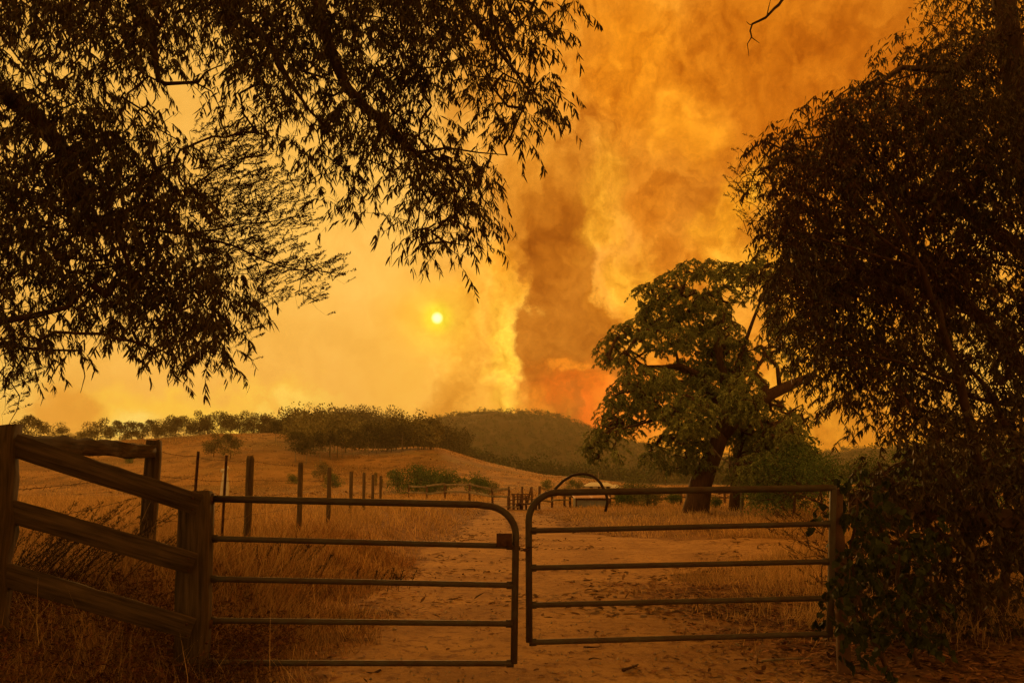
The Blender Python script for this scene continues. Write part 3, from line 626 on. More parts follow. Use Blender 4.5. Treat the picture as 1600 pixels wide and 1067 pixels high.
# feathery shrub tips standing out on its left side
SG = [(6,1135,1195,2.5),(7,1150,1200,4),(8,1155,1200,3.2),(9,1190,1215,2),(5,1180,1210,1.5),(0,1440,1500,2.5),(8,1195,1400,4),(9,1205,1420,4),(10,1215,1450,4),(11,1230,1450,4),(13,1260,1480,4),(14,1275,1450,3),(19,1215,1300,3.5),(20,1205,1305,4),(21,1235,1305,3.5),(22,1255,1310,3)]
A = spans_to_anchors(SG, 7.6, 8.8, 26 * 0.024 * 0.006 * 0.5 * 1.6, gain=1.5)
w0 = np.array([5.9, 8.6, H(5.9, 8.6) - 0.1])
root = empty('wattle_tree', w0, 'spindly fine-leaved wattle beside the right gate post, tips poking out left of the gum', 'tree')
limbs = [([w0, P(1560, 820, 8.5), P(1500, 600, 8.4), P(1440, 420, 8.3), P(1380, 300, 8.2)], [.07, .06, .045, .03, .012]),
 (LP([(1440, 420, 8.3, .02), (1320, 330, 8.2, .012), (1220, 290, 8.2, .006), (1150, 285, 8.2, .003), (1135, 282, 8.2, .001)])),
 (LP([(1440, 420, 8.3, .02), (1300, 380, 8.2, .012), (1220, 350, 8.2, .005), (1160, 345, 8.2, .002)])),
 (LP([(1500, 600, 8.4, .025), (1380, 560, 8.2, .012), (1280, 560, 8.2, .004)])),
 (LP([(1560, 820, 8.5, .03), (1400, 850, 7.9, .018), (1310, 800, 7.8, .012), (1250, 775, 7.8, .006), (1205, 772, 7.8, .002)])),
 (LP([(1400, 850, 7.9, .015), (1310, 870, 7.8, .008), (1265, 850, 7.8, .003)]))]
wood = MB(); grow(limbs, A, wood, step=0.11, r0=0.0012, maxr=0.008, jit=0.2)
outv = np.tile(np.array([-0.9, 0, 0.1]), (len(A), 1))
b_, a_, s_, L_, W_, tw = sprigs(A, 26, 0.024, 0.006, 0.17, 0.3, spread=0.45, up=True, out=outv)
tb = MB(); twigs(tb, tw, 0.0011); wood.addmix(np.concatenate(tb.v), None, np.concatenate(tb.f4)); wood.build('trunk', M['bark'], root, smooth=True)
q = MB(); inst(q, RHOMB, b_, a_, s_, L_, W_); o = q.build('foliage', M['leaf_feather'], root); o['kind'] = 'stuff'

# understorey shrub at lower right
SU = [(16,1440,1640,6),(17,1400,1640,7),(18,1345,1640,8),(19,1330,1640,8),(20,1330,1640,7.5),(21,1330,1640,8),(22,1330,1560,8),(22,1560,1640,5),(23,1325,1520,8),(23,1520,1640,5),(24,1330,1500,8),(24,1500,1640,6),(25,1340,1500,4)]
A = spans_to_anchors(SU, 7.2, 9.6, 14 * 0.075 * 0.024 * 0.62 * 0.6, gain=2.2)
A = A[A[:, 2] > H(A[:, 0], A[:, 1]) + 0.12]
s0 = np.array([4.75, 8.2, H(4.75, 8.2) - 0.05])
root = empty('shrub', s0, 'tangled dark shrub under the right-hand gum, behind the ivy', 'shrub')
limbs = [([s0, P(1520, 900, 8.2), P(1500, 780, 8.2), P(1450, 700, 8.2)], [.09, .07, .05, .02]), ([s0 + [.2, .1, 0], P(1570, 900, 8.4), P(1600, 780, 8.5), P(1580, 660, 8.5)], [.06, .05, .03, .015]),
 (LP([(1505, 860, 8.2, .03), (1430, 800, 8, .02), (1370, 720, 7.9, .01)])), ([s0 + [-.3, -.1, 0], P(1420, 920, 7.9), P(1370, 840, 7.8), P(1350, 780, 7.8)], [.04, .03, .02, .01])]
wood = MB(); grow(limbs, A, wood, step=0.12, r0=0.0014, maxr=0.02, jit=0.25)
b_, a_, s_, L_, W_, tw = sprigs(A, 14, 0.075, 0.024, 0.24, 0.35, spread=0.5, tilt=0.9)
tb = MB(); twigs(tb, tw); wood.addmix(np.concatenate(tb.v), None, np.concatenate(tb.f4)); wood.build('stem', M['bark'], root, smooth=True)
q = MB(); inst(q, GUM, b_, a_, s_, L_, W_); o = q.build('foliage', M['leaf'], root); o['kind'] = 'stuff'
# ivy with broad leaves over the gate post
SI = [(18,1305,1400,3.5),(19,1300,1440,5.5),(20,1305,1470,6),(21,1305,1480,6),(22,1315,1450,6),(23,1285,1480,6),(24,1300,1480,6)]
A = spans_to_anchors(SI, 6.3, 7.1, 7 * 0.065 * 0.06 * 0.6 * 0.6, gain=1.6)
A = np.vstack([A, spans_to_anchors([(20,1312,1350,4),(21,1308,1350,5),(22,1305,1350,6),(23,1290,1350,5),(24,1290,1350,4),(25,1305,1380,3)], 5.95, 6.3, 7 * 0.065 * 0.06 * 0.36, gain=1.5)])
A = A[A[:, 2] > 0.06]
i0 = np.array([3.0, 6.55, H(3.0, 6.55)])
root = empty('ivy', i0, 'broad-leaved green climber smothering the right gate post', 'climber')
wood = MB(); grow([([i0, P(1330, 900, 6.5), P(1340, 780, 6.5)], [.02, .015, .008]), ([i0 + [.3, .1, 0], P(1400, 900, 6.7), P(1430, 800, 6.8)], [.02, .014, .007])], A, wood, step=0.1, r0=0.0014, maxr=0.01, jit=0.25)
b_, a_, s_, L_, W_, tw = sprigs(A, 7, 0.06, 0.055, 0.2, 0.5, spread=0.5, tilt=0.7)
tb = MB(); twigs(tb, tw); wood.addmix(np.concatenate(tb.v), None, np.concatenate(tb.f4)); wood.build('stem', M['bark'], root, smooth=True)
split_leaves(root, HEART, 'ivy', M['ivy'], b_, a_, s_, L_, W_)

# ------------------------------------------------------------------ big gum in the paddock
def cropP(x, y, Y): return P(880 + 0.3937 * x, 400 + 0.3937 * y, Y)
CL = [(520,60,70,35,8),(600,55,60,35,8),(690,75,80,40,8),(420,115,65,45,8),(330,165,48,45,8),(480,190,110,50,8),(620,170,80,45,7),(780,55,60,40,8),(830,105,50,45,7),(380,240,85,50,8),(560,255,120,60,8),(310,300,75,45,8),(235,320,60,40,7),(185,380,60,45,8),(155,425,40,25,7),(400,330,120,55,8.5),(560,345,115,55,8.5),(655,300,50,40,6),(650,420,100,70,8.5),(260,430,70,35,7),(340,490,115,45,8.5),(500,470,110,50,8.5),(600,520,120,80,9),(250,560,85,55,8.5),(400,570,120,65,9),(205,625,60,60,8.5),(240,690,70,38,7.5),(150,720,50,45,8),(120,780,38,42,8.5),(215,750,25,60,6),(320,640,80,40,7),(500,640,110,75,9),(620,650,100,90,9),(710,570,75,90,8.5),(430,790,95,70,8),(520,720,70,60,8),(540,830,60,40,7),(330,800,30,50,3),(830,640,90,60,7),(910,680,70,50,5),(770,720,90,70,8.5),(870,760,120,80,8),(800,850,120,70,8.5),(930,830,80,80,7),(710,840,60,80,7),(840,920,100,60,7.5),(850,240,45,80,5),(835,340,30,90,7),(890,330,45,60,6),(900,420,50,60,5),(820,200,60,50,4),(760,140,60,35,5),(700,380,60,60,6),(760,480,30,60,4),(780,380,30,50,3),(960,640,60,40,4)]
A = []
leafA = 12 * 0.19 * 0.045 * 0.5 * 0.6
for (x, y, rx, ry, d) in CL:
    Yc = 38 + RNG.normal(0, 1.6) - (0.8 if y > 350 else 0); area = math.pi * rx * ry * 0.155
    n = -math.log(1 - min(.92, d * .1)) * area / (leafA * (FPX / 38) ** 2) * 1.05
    for _ in range(int(n) + 1):
        u = RNG.normal(0, 1, 3); u = u / np.linalg.norm(u) * RNG.uniform(0.45, 1.0) ** 0.5
        A.append(cropP(x + u[0] * rx, y + u[2] * ry * 1.2 - 12, Yc + u[1] * (rx * 0.3937 * 38 / FPX) * 1.3))
A = np.array(A)
t0 = G(1087, 804); t0 = np.array([t0[0] * 38 / t0[1], 38.0, H(t0[0] * 38 / t0[1], 38) - 0.15])
limbs = [([t0, cropP(545, 900, 38), cropP(590, 800, 38), cropP(620, 720, 38), cropP(645, 640, 38.2)], [.66, .52, .44, .40, .34]),
 ([cropP(620, 720, 38), cropP(690, 640, 37.8), cropP(780, 575, 37.5), cropP(880, 520, 37.5), cropP(1000, 470, 37.5)], [.38, .36, .32, .27, .15]),
 ([cropP(780, 575, 37.5), cropP(800, 520, 37.6), cropP(760, 470, 37.8), cropP(700, 460, 38)], [.26, .24, .17, .08]),
 ([cropP(860, 530, 37.5), cropP(850, 440, 37.5), cropP(800, 390, 37.5), cropP(760, 370, 37.5)], [.12, .09, .06, .03]),
 ([cropP(645, 640, 38.2), cropP(590, 540, 38.4), cropP(540, 470, 38.6), cropP(460, 435, 38.6), cropP(400, 440, 38.4), cropP(320, 440, 38), cropP(240, 380, 38)], [.30, .24, .18, .14, .12, .09, .04]),
 ([cropP(645, 640, 38.2), cropP(640, 480, 38.5), cropP(610, 330, 38.8), cropP(625, 200, 39), cropP(600, 90, 39)], [.3, .24, .17, .10, .04]),
 ([cropP(610, 330, 38.8), cropP(530, 230, 38.6), cropP(440, 130, 38.3)], [.12, .08, .03]),
 ([cropP(590, 800, 38), cropP(500, 700, 37.5), cropP(400, 640, 37), cropP(330, 660, 36.8), cropP(220, 690, 36.8)], [.25, .16, .10, .06, .03]),
 ([cropP(640, 560, 38.4), cropP(720, 350, 39), cropP(780, 180, 39), cropP(810, 90, 39)], [.18, .10, .06, .03])]
root = empty('gum_tree', t0, 'big spreading gum tree with a leaning trunk in the paddock beyond the right gate', 'tree')
wood = MB(); grow(limbs, A, wood, step=0.4, r0=0.009, maxr=0.09, jit=0.22, sides=5); wood.build('trunk', M['bark'], root, smooth=True)
b_, a_, s_, L_, W_, tw = sprigs(A, 44, 0.15, 0.038, 0.5, 0.4, spread=0.65, tilt=0.9)
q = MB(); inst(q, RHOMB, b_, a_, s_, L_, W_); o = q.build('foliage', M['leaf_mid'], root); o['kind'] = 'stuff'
# second, straighter trunk behind it
t1 = np.array([P(1150, 800, 42)[0], 42, 0.0]); t1[2] = H(t1[0], t1[1]) - .1
root = empty('gum_tree', t1, 'slimmer straight-trunked gum just right of the big paddock gum', 'tree')
A2 = []
for (x, y, rx, ry, d) in [(800, 700, 90, 70, 7), (700, 640, 90, 80, 6), (900, 790, 90, 70, 7), (760, 900, 80, 50, 5), (960, 900, 80, 70, 7), (900, 960, 70, 50, 6), (1010, 860, 60, 60, 6)]:
    for _ in range(int(d * 10)):
        u = RNG.normal(0, 0.6, 3); A2.append(cropP(x + u[0] * rx, y + u[2] * ry, 42 + u[1] * 2))
A2 = np.array(A2)
wood = MB(); grow([([t1, cropP(690, 880, 42), cropP(700, 740, 42), cropP(720, 600, 42.4)], [.40, .34, .28, .15]), ([cropP(700, 740, 42), cropP(800, 690, 42), cropP(880, 640, 42)], [.2, .12, .05])], A2, wood, step=0.4, r0=0.009, maxr=0.08, sides=5); wood.build('trunk', M['bark'], root, smooth=True)
b_, a_, s_, L_, W_, tw = sprigs(A2, 34, 0.16, 0.05, 0.6, 0.4, spread=0.7, tilt=0.9)
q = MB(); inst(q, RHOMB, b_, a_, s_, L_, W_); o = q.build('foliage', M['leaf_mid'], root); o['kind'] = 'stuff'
# bleached dead branches in front of the trunks
q = MB()
for pts, r in (([(590,760),(625,800),(665,825),(690,870),(697,905)], .05), ([(665,825),(655,790),(670,740)], .03), ([(690,870),(760,880),(790,925)], .025), ([(700,895),(740,900),(800,905)], .018), ([(760,880),(770,850),(765,820)], .018), ([(665,825),(700,800),(720,780)],.02)):
    pp = [cropP(x, y, 37.0 + RNG.normal(0, .1)) for x, y in pts]; pp, rr = densify(pp, np.linspace(r, r * .3, len(pp)), .25); q.tube(pp, rr, 6)
br0 = cropP(697, 905, 37.0)
q.tube(densify([br0, np.array([br0[0] + .1, 37.0, 1.2]), np.array([br0[0] + .05, 37, H(br0[0], 37)])], [.05, .06, .07], .3)[0], .05, 6)
tag(q.build('dead_sapling', M['bark_pale'], smooth=True), 'bare bleached sapling with crooked branches between the two paddock gum trunks', 'dead tree')

# ------------------------------------------------------------------ small far trees and bushes (prototypes, copied)
def proto_tree(h, w, crown_lo, m, n=420, leaf=0.5, trunk_r=0.16, clumps=7, trunkm='bark', shape='gum'):
    """meshes about the origin"""
    t = MB(); top = h * 0.8
    p, r = densify([(0, 0, -.4), (RNG.normal(0, .03) * h, 0, h * .3), (RNG.normal(0, .04) * h, RNG.normal(0, .04) * h, top)], [trunk_r, trunk_r * .75, trunk_r * .25], h / 8); t.tube(p, r, 6)
    cs = []
    for k in range(clumps):
        a = k * 2.4 + RNG.uniform(-.4, .4); f = RNG.uniform(0, 1); zz = h * (crown_lo + (0.92 - crown_lo) * f); rr = w * 0.5 * (1 - 0.55 * f) * RNG.uniform(.45, .95)
        if shape == 'column': rr = w * .15
        cc = np.array([math.cos(a) * rr, math.sin(a) * rr, zz]); cs.append(cc)
        st = p[min(len(p) - 1, int(len(p) * (0.35 + 0.4 * f)))]
        t.tube(densify([st, (st + cc) / 2 + [0, 0, -.02 * h], cc], [trunk_r * .4, trunk_r * .3, trunk_r * .1], h / 8)[0], trunk_r * .25, 4, cap=False)
    cs = np.array(cs); k = RNG.integers(0, clumps, n); u = unit(RNG.normal(0, 1, (n, 3))) * (RNG.uniform(0.1, 1, (n, 1)) ** 0.45)
    rad = w * ({'gum': .27, 'bush': .34}.get(shape, .26))
    b = cs[k] + u * rad * np.array([1, 1, 0.72 if shape != 'column' else 1.6]) * (0.75 + 0.5 * ((k * 7919 % 10) / 10))[:, None]
    b[:, 2] = np.maximum(b[:, 2], 0.1)
    f = MB(); inst(f, RHOMB, b, unit(RNG.normal(0, 1, (n, 3)) + u * .6 + [0, 0, -.3]), RNG.normal(0, 1, (n, 3)), leaf * RNG.uniform(.5, 1.3, n), leaf * .6)
    return t.mesh('trunk', M[trunkm], True), f.mesh('crown', M[m])
def place(protoset, name, loc, sc_, rz, label, cat='tree', group=None):
    tm, fm = protoset; e = bpy.data.objects.new(name, None); COL.objects.link(e); e.location = tuple(loc); e.scale = (sc_,) * 3; e.rotation_euler = (0, 0, rz)
    tag(e, label, cat, group)
    for nm, me in (('trunk', tm), ('crown', fm)):
        o = bpy.data.objects.new(nm, me); COL.objects.link(o); o.parent = e
    return e
ORD = ['first', 'second', 'third', 'fourth', 'fifth', 'sixth', 'seventh', 'eighth', 'ninth', 'tenth', 'eleventh', 'twelfth', 'thirteenth', 'fourteenth', 'fifteenth', 'sixteenth', 'seventeenth', 'eighteenth', 'nineteenth', 'twentieth']
gums = [proto_tree(12, RNG.uniform(10, 15), RNG.uniform(.12, .3), 'wood_leaf', 1900, .75, .22, int(RNG.integers(8, 13))) for _ in range(7)]
gums_t = [proto_tree(14, 9, .36, 'far_leaf', 1400, .72, .24, 9, 'bark_pale') for _ in range(4)]
bushes = [proto_tree(5, 6, .12, 'far_leaf_green', 2600, .34, .12, 9, shape='bush') for _ in range(4)]
pales = [proto_tree(4.5, 5.5, .2, 'far_leaf_pale', 2400, .34, .10, 8, shape='bush') for _ in range(2)]
col = proto_tree(7, 1.6, .12, 'far_leaf_yellow', 700, .25, .10, 9, shape='column')
def put(protos, name, px, py, hpx, hm, label, cat='tree', group=None, Ymin=0, Yfix=None):
    gpt = G(px, py) if Yfix is None else np.array([P(px, py, Yfix)[0], Yfix, 0])
    if Yfix is not None: gpt[2] = H(gpt[0], gpt[1])
    h = hpx * gpt[1] / FPX; k = random.randrange(len(protos))
    return place(protos[k], name, gpt, h / hm, random.uniform(0, 6.28), label, cat, group)
# row along the left skyline: px, height in px
row = [(38, 42), (62, 36), (96, 30), (128, 22), (152, 38), (172, 24), (186, 32), (205, 28), (222, 26), (237, 30), (256, 36), (274, 30), (287, 32), (311, 37), (324, 30), (345, 34), (360, 28), (374, 36), (396, 31), (412, 28)]
row2 = [(110, 22), (140, 26), (196, 20), (214, 24), (248, 22), (265, 28), (298, 24), (318, 26), (352, 24), (386, 26), (404, 24), (420, 30), (434, 32)]
for i, (px, hh) in enumerate(row2):
    put(gums, 'gum_tree', px, np.interp(px, R1[:, 0], R1[:, 1]), hh, 12, 'small gum peeping out behind the skyline row, ' + ORD[i] + ' such from the left', group='gums behind the skyline row', Yfix=352)
for i, (px, hh) in enumerate(row):
    py = np.interp(px, R1[:, 0], R1[:, 1]) + 1
    put(gums, 'gum_tree', px, py, hh, 12, 'small dark gum silhouetted on the pasture skyline, ' + ORD[i] + ' from the left', group='gum trees along the pasture skyline', Yfix=325)
put(gums, 'gum_tree', 334, 714, 36, 12, 'left one of the two round trees standing together on the open pasture slope')
put(gums, 'gum_tree', 360, 716, 38, 12, 'right one of the two round trees standing together on the open pasture slope')
edge = [(462, 722, 50), (478, 726, 44), (500, 721, 48), (517, 718, 46), (535, 716, 50), (553, 713, 44), (575, 711, 52), (590, 708, 46), (612, 704, 44), (628, 706, 46), (646, 700, 40), (664, 701, 38), (430, 690, 32), (446, 690, 36), (682, 701, 34)]
edge.sort()
for i, (px, py, hh) in enumerate(edge):
    put(gums_t, 'gum_tree', px, py, hh, 14, 'tall pale-trunked gum on the lower edge of the wood, ' + ORD[i] + ' from the left', group='gum trees along the lower edge of the wood', Yfix=None)
# the wood behind them
def wood_mass(name, pts, hs, m, leaves, lf, label, cat):
    q = MB(); base = []; rr = []
    for (p_, h) in zip(pts, hs):
        nc = 4; cc = p_ + np.array([0, 0, h * .58]) + RNG.normal(0, 1, (nc, 3)) * h * np.array([.20, .20, .17])
        k = RNG.integers(0, nc, leaves); u = unit(RNG.normal(0, 1, (leaves, 3))) * (RNG.uniform(.1, 1, (leaves, 1)) ** .4)
        base.append(cc[k] + u * h * np.array([.24, .24, .20])); rr.append(np.full(leaves, h * lf))
    base = np.concatenate(base); rr = np.concatenate(rr); n = len(base)
    inst(q, RHOMB, base, RNG.normal(0, 1, (n, 3)), RNG.normal(0, 1, (n, 3)), rr * RNG.uniform(.6, 1.4, n), rr * .7)
    for (p_, h) in zip(pts[::3], hs[::3]): q.tube([p_ - [0, 0, .5], p_ + [0, 0, h * .35], p_ + [RNG.normal(0, .05) * h, 0, h * .7]], [h * .013, h * .011, h * .008], 4, cap=False)
    o = q.build(name, M[m]); tag(o, label, cat, kind='stuff'); return o
pts = []; 
def scatter(n, f):
    out = []
    while len(out) < n:
        p = f()
        if p is not None: out.append(p)
    return np.array(out)
def f2():
    Y = RNG.uniform(330, 585); px = RNG.uniform(415, 720)
    lo = np.interp(px, [415, 470, 720], [420, 330, 340])
    if Y < lo: return None
    x = (px - 800) / FPX * Y; return (x, Y, float(H(x, Y)))
p2 = scatter(560, f2); wood_mass('woodland', p2, RNG.uniform(10, 16, len(p2)), 'far_leaf', 190, .065, 'dark gum woodland covering the rounded hill left of centre', 'woodland')
def f2b():
    px = RNG.uniform(450, 700); lo = np.interp(px, [450, 470, 520, 600, 640, 700], [698, 720, 716, 706, 703, 702]); c_ = np.interp(px, R1[:, 0], R1[:, 1]) + 1.5
    if lo <= c_: return None
    return G(px, RNG.uniform(c_, lo))
p2b = scatter(110, f2b); wood_mass('woodland', p2b, RNG.uniform(8, 12.5, len(p2b)), 'wood_leaf', 200, .065, 'front fringe of the gum woodland standing on the pasture slope', 'woodland')
def f3():
    Y = 400 * (1500 / 400) ** (RNG.uniform(0, 1) ** .8); px = RNG.uniform(590, 1640)
    if Y < 620 and px < 640 + (620 - Y) * .8: return None
    x = (px - 800) / FPX * Y; return (x, Y, float(H(x, Y)))
def f3c():
    Y = RNG.uniform(1360, 1460); px = RNG.uniform(600, 1020); x = (px - 800) / FPX * Y; return (x, Y, float(H(x, Y)) - 1.5)
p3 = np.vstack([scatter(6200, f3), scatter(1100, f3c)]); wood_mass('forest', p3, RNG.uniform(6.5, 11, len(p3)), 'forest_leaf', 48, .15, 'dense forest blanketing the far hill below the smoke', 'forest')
def f4():
    Y = RNG.uniform(60, 330); px = RNG.uniform(1275, 2200); x = (px - 800) / FPX * Y; return (x, Y, float(H(x, Y)))
# individual bushes and trees in the valley
for a in [(bushes, 'bush', 622, 770, 34, 5, 'leftmost big green bush of the thicket left of the drive, behind the rail fence', 'bush'),
          (bushes, 'bush', 652, 768, 42, 5, 'tall green bush, second from the left in the thicket behind the rail fence', 'bush'),
          (bushes, 'bush', 676, 770, 36, 5, 'third green bush in the thicket behind the rail fence', 'bush'),
          (bushes, 'bush', 698, 771, 38, 5, 'rightmost green bush of the thicket behind the rail fence', 'bush'),
          (bushes, 'bush', 745, 775, 34, 5, 'olive bush on its own right of the thicket, behind the rail fence', 'bush'),
          (pales, 'bush', 765, 771, 22, 4.5, 'thin pale bush beside the olive bush near the rail fence', 'bush'),
          (gums, 'tree', 654, 757, 30, 12, 'grey-green tree rising behind the thicket', 'tree'),
          (bushes, 'bush', 716, 755, 9, 5, 'left one of two tiny dark bushes on the pasture behind the thicket', 'bush'),
          (bushes, 'bush', 726, 755, 9, 5, 'right one of two tiny dark bushes on the pasture behind the thicket', 'bush'),
          (bushes, 'bush', 742, 757, 11, 5, 'small bush on the pasture just right of two tiny dark bushes', 'bush'),
          (gums, 'tree', 505, 752, 28, 12, 'small rounded tree behind the wire fence at the foot of the pasture', 'tree'),
          (bushes, 'bush', 457, 756, 15, 5, 'little dark round bush seen between the two nearest wooden wire-fence posts', 'bush'),
          (bushes, 'bush', 520, 762, 22, 5, 'dark bush in front of the small rounded tree behind the wire fence', 'bush'),
          (bushes, 'bush', 200, 724, 13, 5, 'low green bush under the rough top rail at left', 'bush'),
          (bushes, 'bush', 855, 764, 15, 5, 'small dark tree left of the black hoop', 'bush'),
          (bushes, 'bush', 893, 764, 14, 5, 'dark clipped-looking tree seen through the black hoop', 'bush'),
          (pales, 'bush', 905, 764, 12, 4.5, 'pale little tree beside the dark one seen through the black hoop', 'bush'),
          (pales, 'bush', 990, 790, 42, 4.5, 'pale round bush right of the tin shed', 'bush'),
          (pales, 'bush', 1012, 792, 34, 4.5, 'lower pale bush between the round pale bush and the big gum', 'bush'),
          (bushes, 'bush', 972, 791, 24, 5, 'dark low bush directly right of the tin shed', 'bush'),
          (bushes, 'bush', 1053, 790, 22, 5, 'small dark bush left of the leaning gum trunk', 'bush'),
          (bushes, 'bush', 1118, 795, 20, 5, 'small green bush between the two gum trunks', 'bush'),
          (gums, 'tree', 1040, 757, 36, 12, 'hazy dark tree beyond the pale bush, left of the leaning trunk', 'tree')]:
    put(*a[:6], a[6], a[7])
place(col, 'poplar_tree', G(587, 765), 30 * G(587, 765)[1] / FPX / 7, 1, 'slim yellow-green poplar behind the wire fence', 'tree')
place(col, 'poplar_tree', G(597, 766), 20 * G(597, 766)[1] / FPX / 7, 2, 'shorter yellow-green poplar to the right of the taller one', 'tree')
greens = [proto_tree(8, 8, .15, 'far_leaf_green', 5200, .24, .18, 12, shape='bush') for _ in range(3)]
for i, (px, Y, hp, lab) in enumerate([(1235, 33, 120, 'soft green small tree right of the two paddock gums'), (1300, 30, 110, 'bright green bushy tree behind the right gate post'), (1370, 34, 105, 'green bushy tree behind the climber at right'), (1450, 36, 115, 'second green bushy tree behind the climber, further right'), (1545, 32, 120, 'green bushy tree behind the shrub near the right edge'), (1640, 34, 130, 'green bushy tree partly cut by the right edge'), (1195, 46, 72, 'dark bush behind the second gum trunk')]):
    gx = (px - 800) / FPX * Y; gp = np.array([gx, Y, H(gx, Y)]); place(greens[i % 3], 'small_tree', gp, hp * Y / FPX / 8, i * 1.3, lab, 'tree')

# ------------------------------------------------------------------ plank fence at left
def plank_at(px0, py0, Y0, px1, py1, Y1): return P(px0, py0, Y0), P(px1, py1, Y1)
base = P(300, 1060, 5.85); gpost_x, gpost_y = base[0], base[1]
root = empty('plank_fence', (gpost_x, gpost_y, H(gpost_x, gpost_y)), 'weathered three-plank fence sloping down to the gate post at lower left', 'fence')
timber('post', M['wood'], root, np.array([gpost_x - .0, gpost_y, -0.3]), P(306, 768, 5.9), .21, .16, up=(0, 1, 0))
lp = P(-2, 664, 5.15); o = timber('post', M['wood'], root, np.array([lp[0], lp[1], H(lp[0], lp[1]) - .3]), lp, .21, .2, up=(0, 1, 0), jit=.006); o['label'] = 'thick rough strainer post at the left frame edge'
for (a, b) in (((-90, 660, 5.02), (310, 788, 5.72)), ((-90, 768, 5.02), (303, 880, 5.72)), ((-90, 868, 5.02), (300, 982, 5.72))):
    timber('plank', M['wood'], root, P(*a), P(*b), .04, .148, seg=14, jit=.002)
q = MB()
for (px, py) in ((302, 778), (302, 796), (296, 872), (296, 890), (293, 974), (293, 992)):
    c0 = P(px, py, 5.70); q.tube([c0, c0 + [0, -.02, 0]], .008, 6)
q.build('bolt', M['rust'], root)
# rough rail and post behind
a = P(22, 690, 5.3); b = P(238, 705, 8.6)
root = empty('rail_brace', (b[0], b[1], H(b[0], b[1])), 'rough-sawn top rail running back from the thick post to a squared post', 'fence')
timber('rail', M['wood'], root, a - [.2, .2, 0], b, .09, .14, seg=16, jit=.007)
timber('post', M['wood'], root, np.array([b[0] - .03, b[1], H(b[0], b[1]) - .3]), P(241, 689, 8.65), .14, .14, up=(0, 1, 0), jit=.004)

# ------------------------------------------------------------------ gates
def gate(x0, y0, x1, y1, Y0, Y1, rails, hinge_left, label, corner, box=False):
    """rails: list of ((pxL,pyL),(pxR,pyR)); outer frame is one bent pipe"""
    R = .026
    tl_, tr_ = rails[0]; bl_, br_ = rails[-1]
    def pp(q_): # depth interpolated along x
        t = (q_[0] - rails[0][0][0]) / (rails[0][1][0] - rails[0][0][0]); return P(q_[0], q_[1], Y0 + (Y1 - Y0) * t)
    root = empty('farm_gate', pp(bl_ if hinge_left else br_) , label, 'gate', 'the pair of tubular steel gates')
    if hinge_left: # hinge stile left, curved corner top right
        cx = tr_[0]; path = [pp((bl_[0], bl_[1])), pp((tl_[0] + 4, tl_[1]))]
        q = MB(); q.beam(P(bl_[0], bl_[1] + 8, Y0), P(tl_[0] + 2, tl_[1] - 8, Y0), .045, .045, up=(0, 1, 0), seg=4, jit=.0008); q.build('stile', M['steel'], root)
        path = [pp(tl_), pp((tr_[0] - 60, tr_[1] - 4))]
        for k in range(0, 9):
            an = k / 8 * math.pi / 2; path.append(pp((tr_[0] - 48 + 48 * math.sin(an), tr_[1] + 44 - 46 * math.cos(an))))
        path += [pp((br_[0], br_[1]))]
    else:
        q = MB(); q.beam(P(br_[0], br_[1] + 4, Y1), P(tr_[0], tr_[1] - 4, Y1), .045, .045, up=(0, 1, 0), seg=4, jit=.0008); q.build('stile', M['steel'], root)
        path = [pp(tr_), pp((tl_[0] + 60, tl_[1] - 1))]
        for k in range(0, 9):
            an = k / 8 * math.pi / 2; path.append(pp((tl_[0] + 46 - 46 * math.sin(an), tl_[1] + 44 - 45 * math.cos(an))))
        path += [pp((bl_[0], bl_[1]))]
    path = np.array(path); 
    q = MB(); q.tube(path, R, 12); q.build('frame', M['steel'], root, smooth=True)
    for (a_, b_) in rails[1:]:
        p0, p1 = pp(a_), pp(b_); n = 14; pts = [p0 + (p1 - p0) * t for t in np.linspace(0, 1, n)]
        rr = np.full(n, R * .82)
        pts = np.insert(np.array(pts), [1, n - 1], [p0 + (p1 - p0) * .025, p1 - (p1 - p0) * .025], axis=0)
        rr = np.full(len(pts), R * .82)
        q = MB(); q.tube(pts, rr, 10)
        for e0, dr in ((p0, 1), (p1, -1)):   # flattened, flared pipe ends
            d_ = unit((p1 - p0) * dr); q.beam(e0, e0 + d_ * .055, .016, .056, bev=.2)
        q.build('rail', M['steel'], root, smooth=False)
    return root
LG = [((328, 779), (806, 792)), ((328, 841), (803, 853)), ((326, 904), (803, 914)), ((325, 969), (802, 974)), ((322, 1035), (803, 1036))]
g1 = gate(0, 0, 0, 0, 5.95, 6.05, LG, True, 'left tubular steel farm gate, hung on the timber post, with a latch box', 0)
c0 = P(788, 843, 6.02); q = MB(); q.beam(c0 - [.058, 0, 0], c0 + [.058, 0, 0], .03, .095, bev=.1); q.build('latch_box', M['rust'], g1)
q = MB()
for py in (782, 974):
    c1 = P(322, py, 5.93); q.tube([c1 - [.06, 0, 0], c1 + [.05, 0, 0]], .014, 8); q.tube([c1 + [.02, 0, -.03], c1 + [.02, 0, .03]], .03, 10)
q.build('hinge', M['rust'], g1)
RG = [((826, 770), (1302, 762)), ((827, 829), (1296, 818)), ((827, 887), (1297, 877)), ((827, 945), (1298, 934)), ((827, 1003), (1296, 990))]
g2 = gate(0, 0, 0, 0, 6.25, 6.35, RG, False, 'right tubular steel farm gate, its far end lost in the climber', 0)
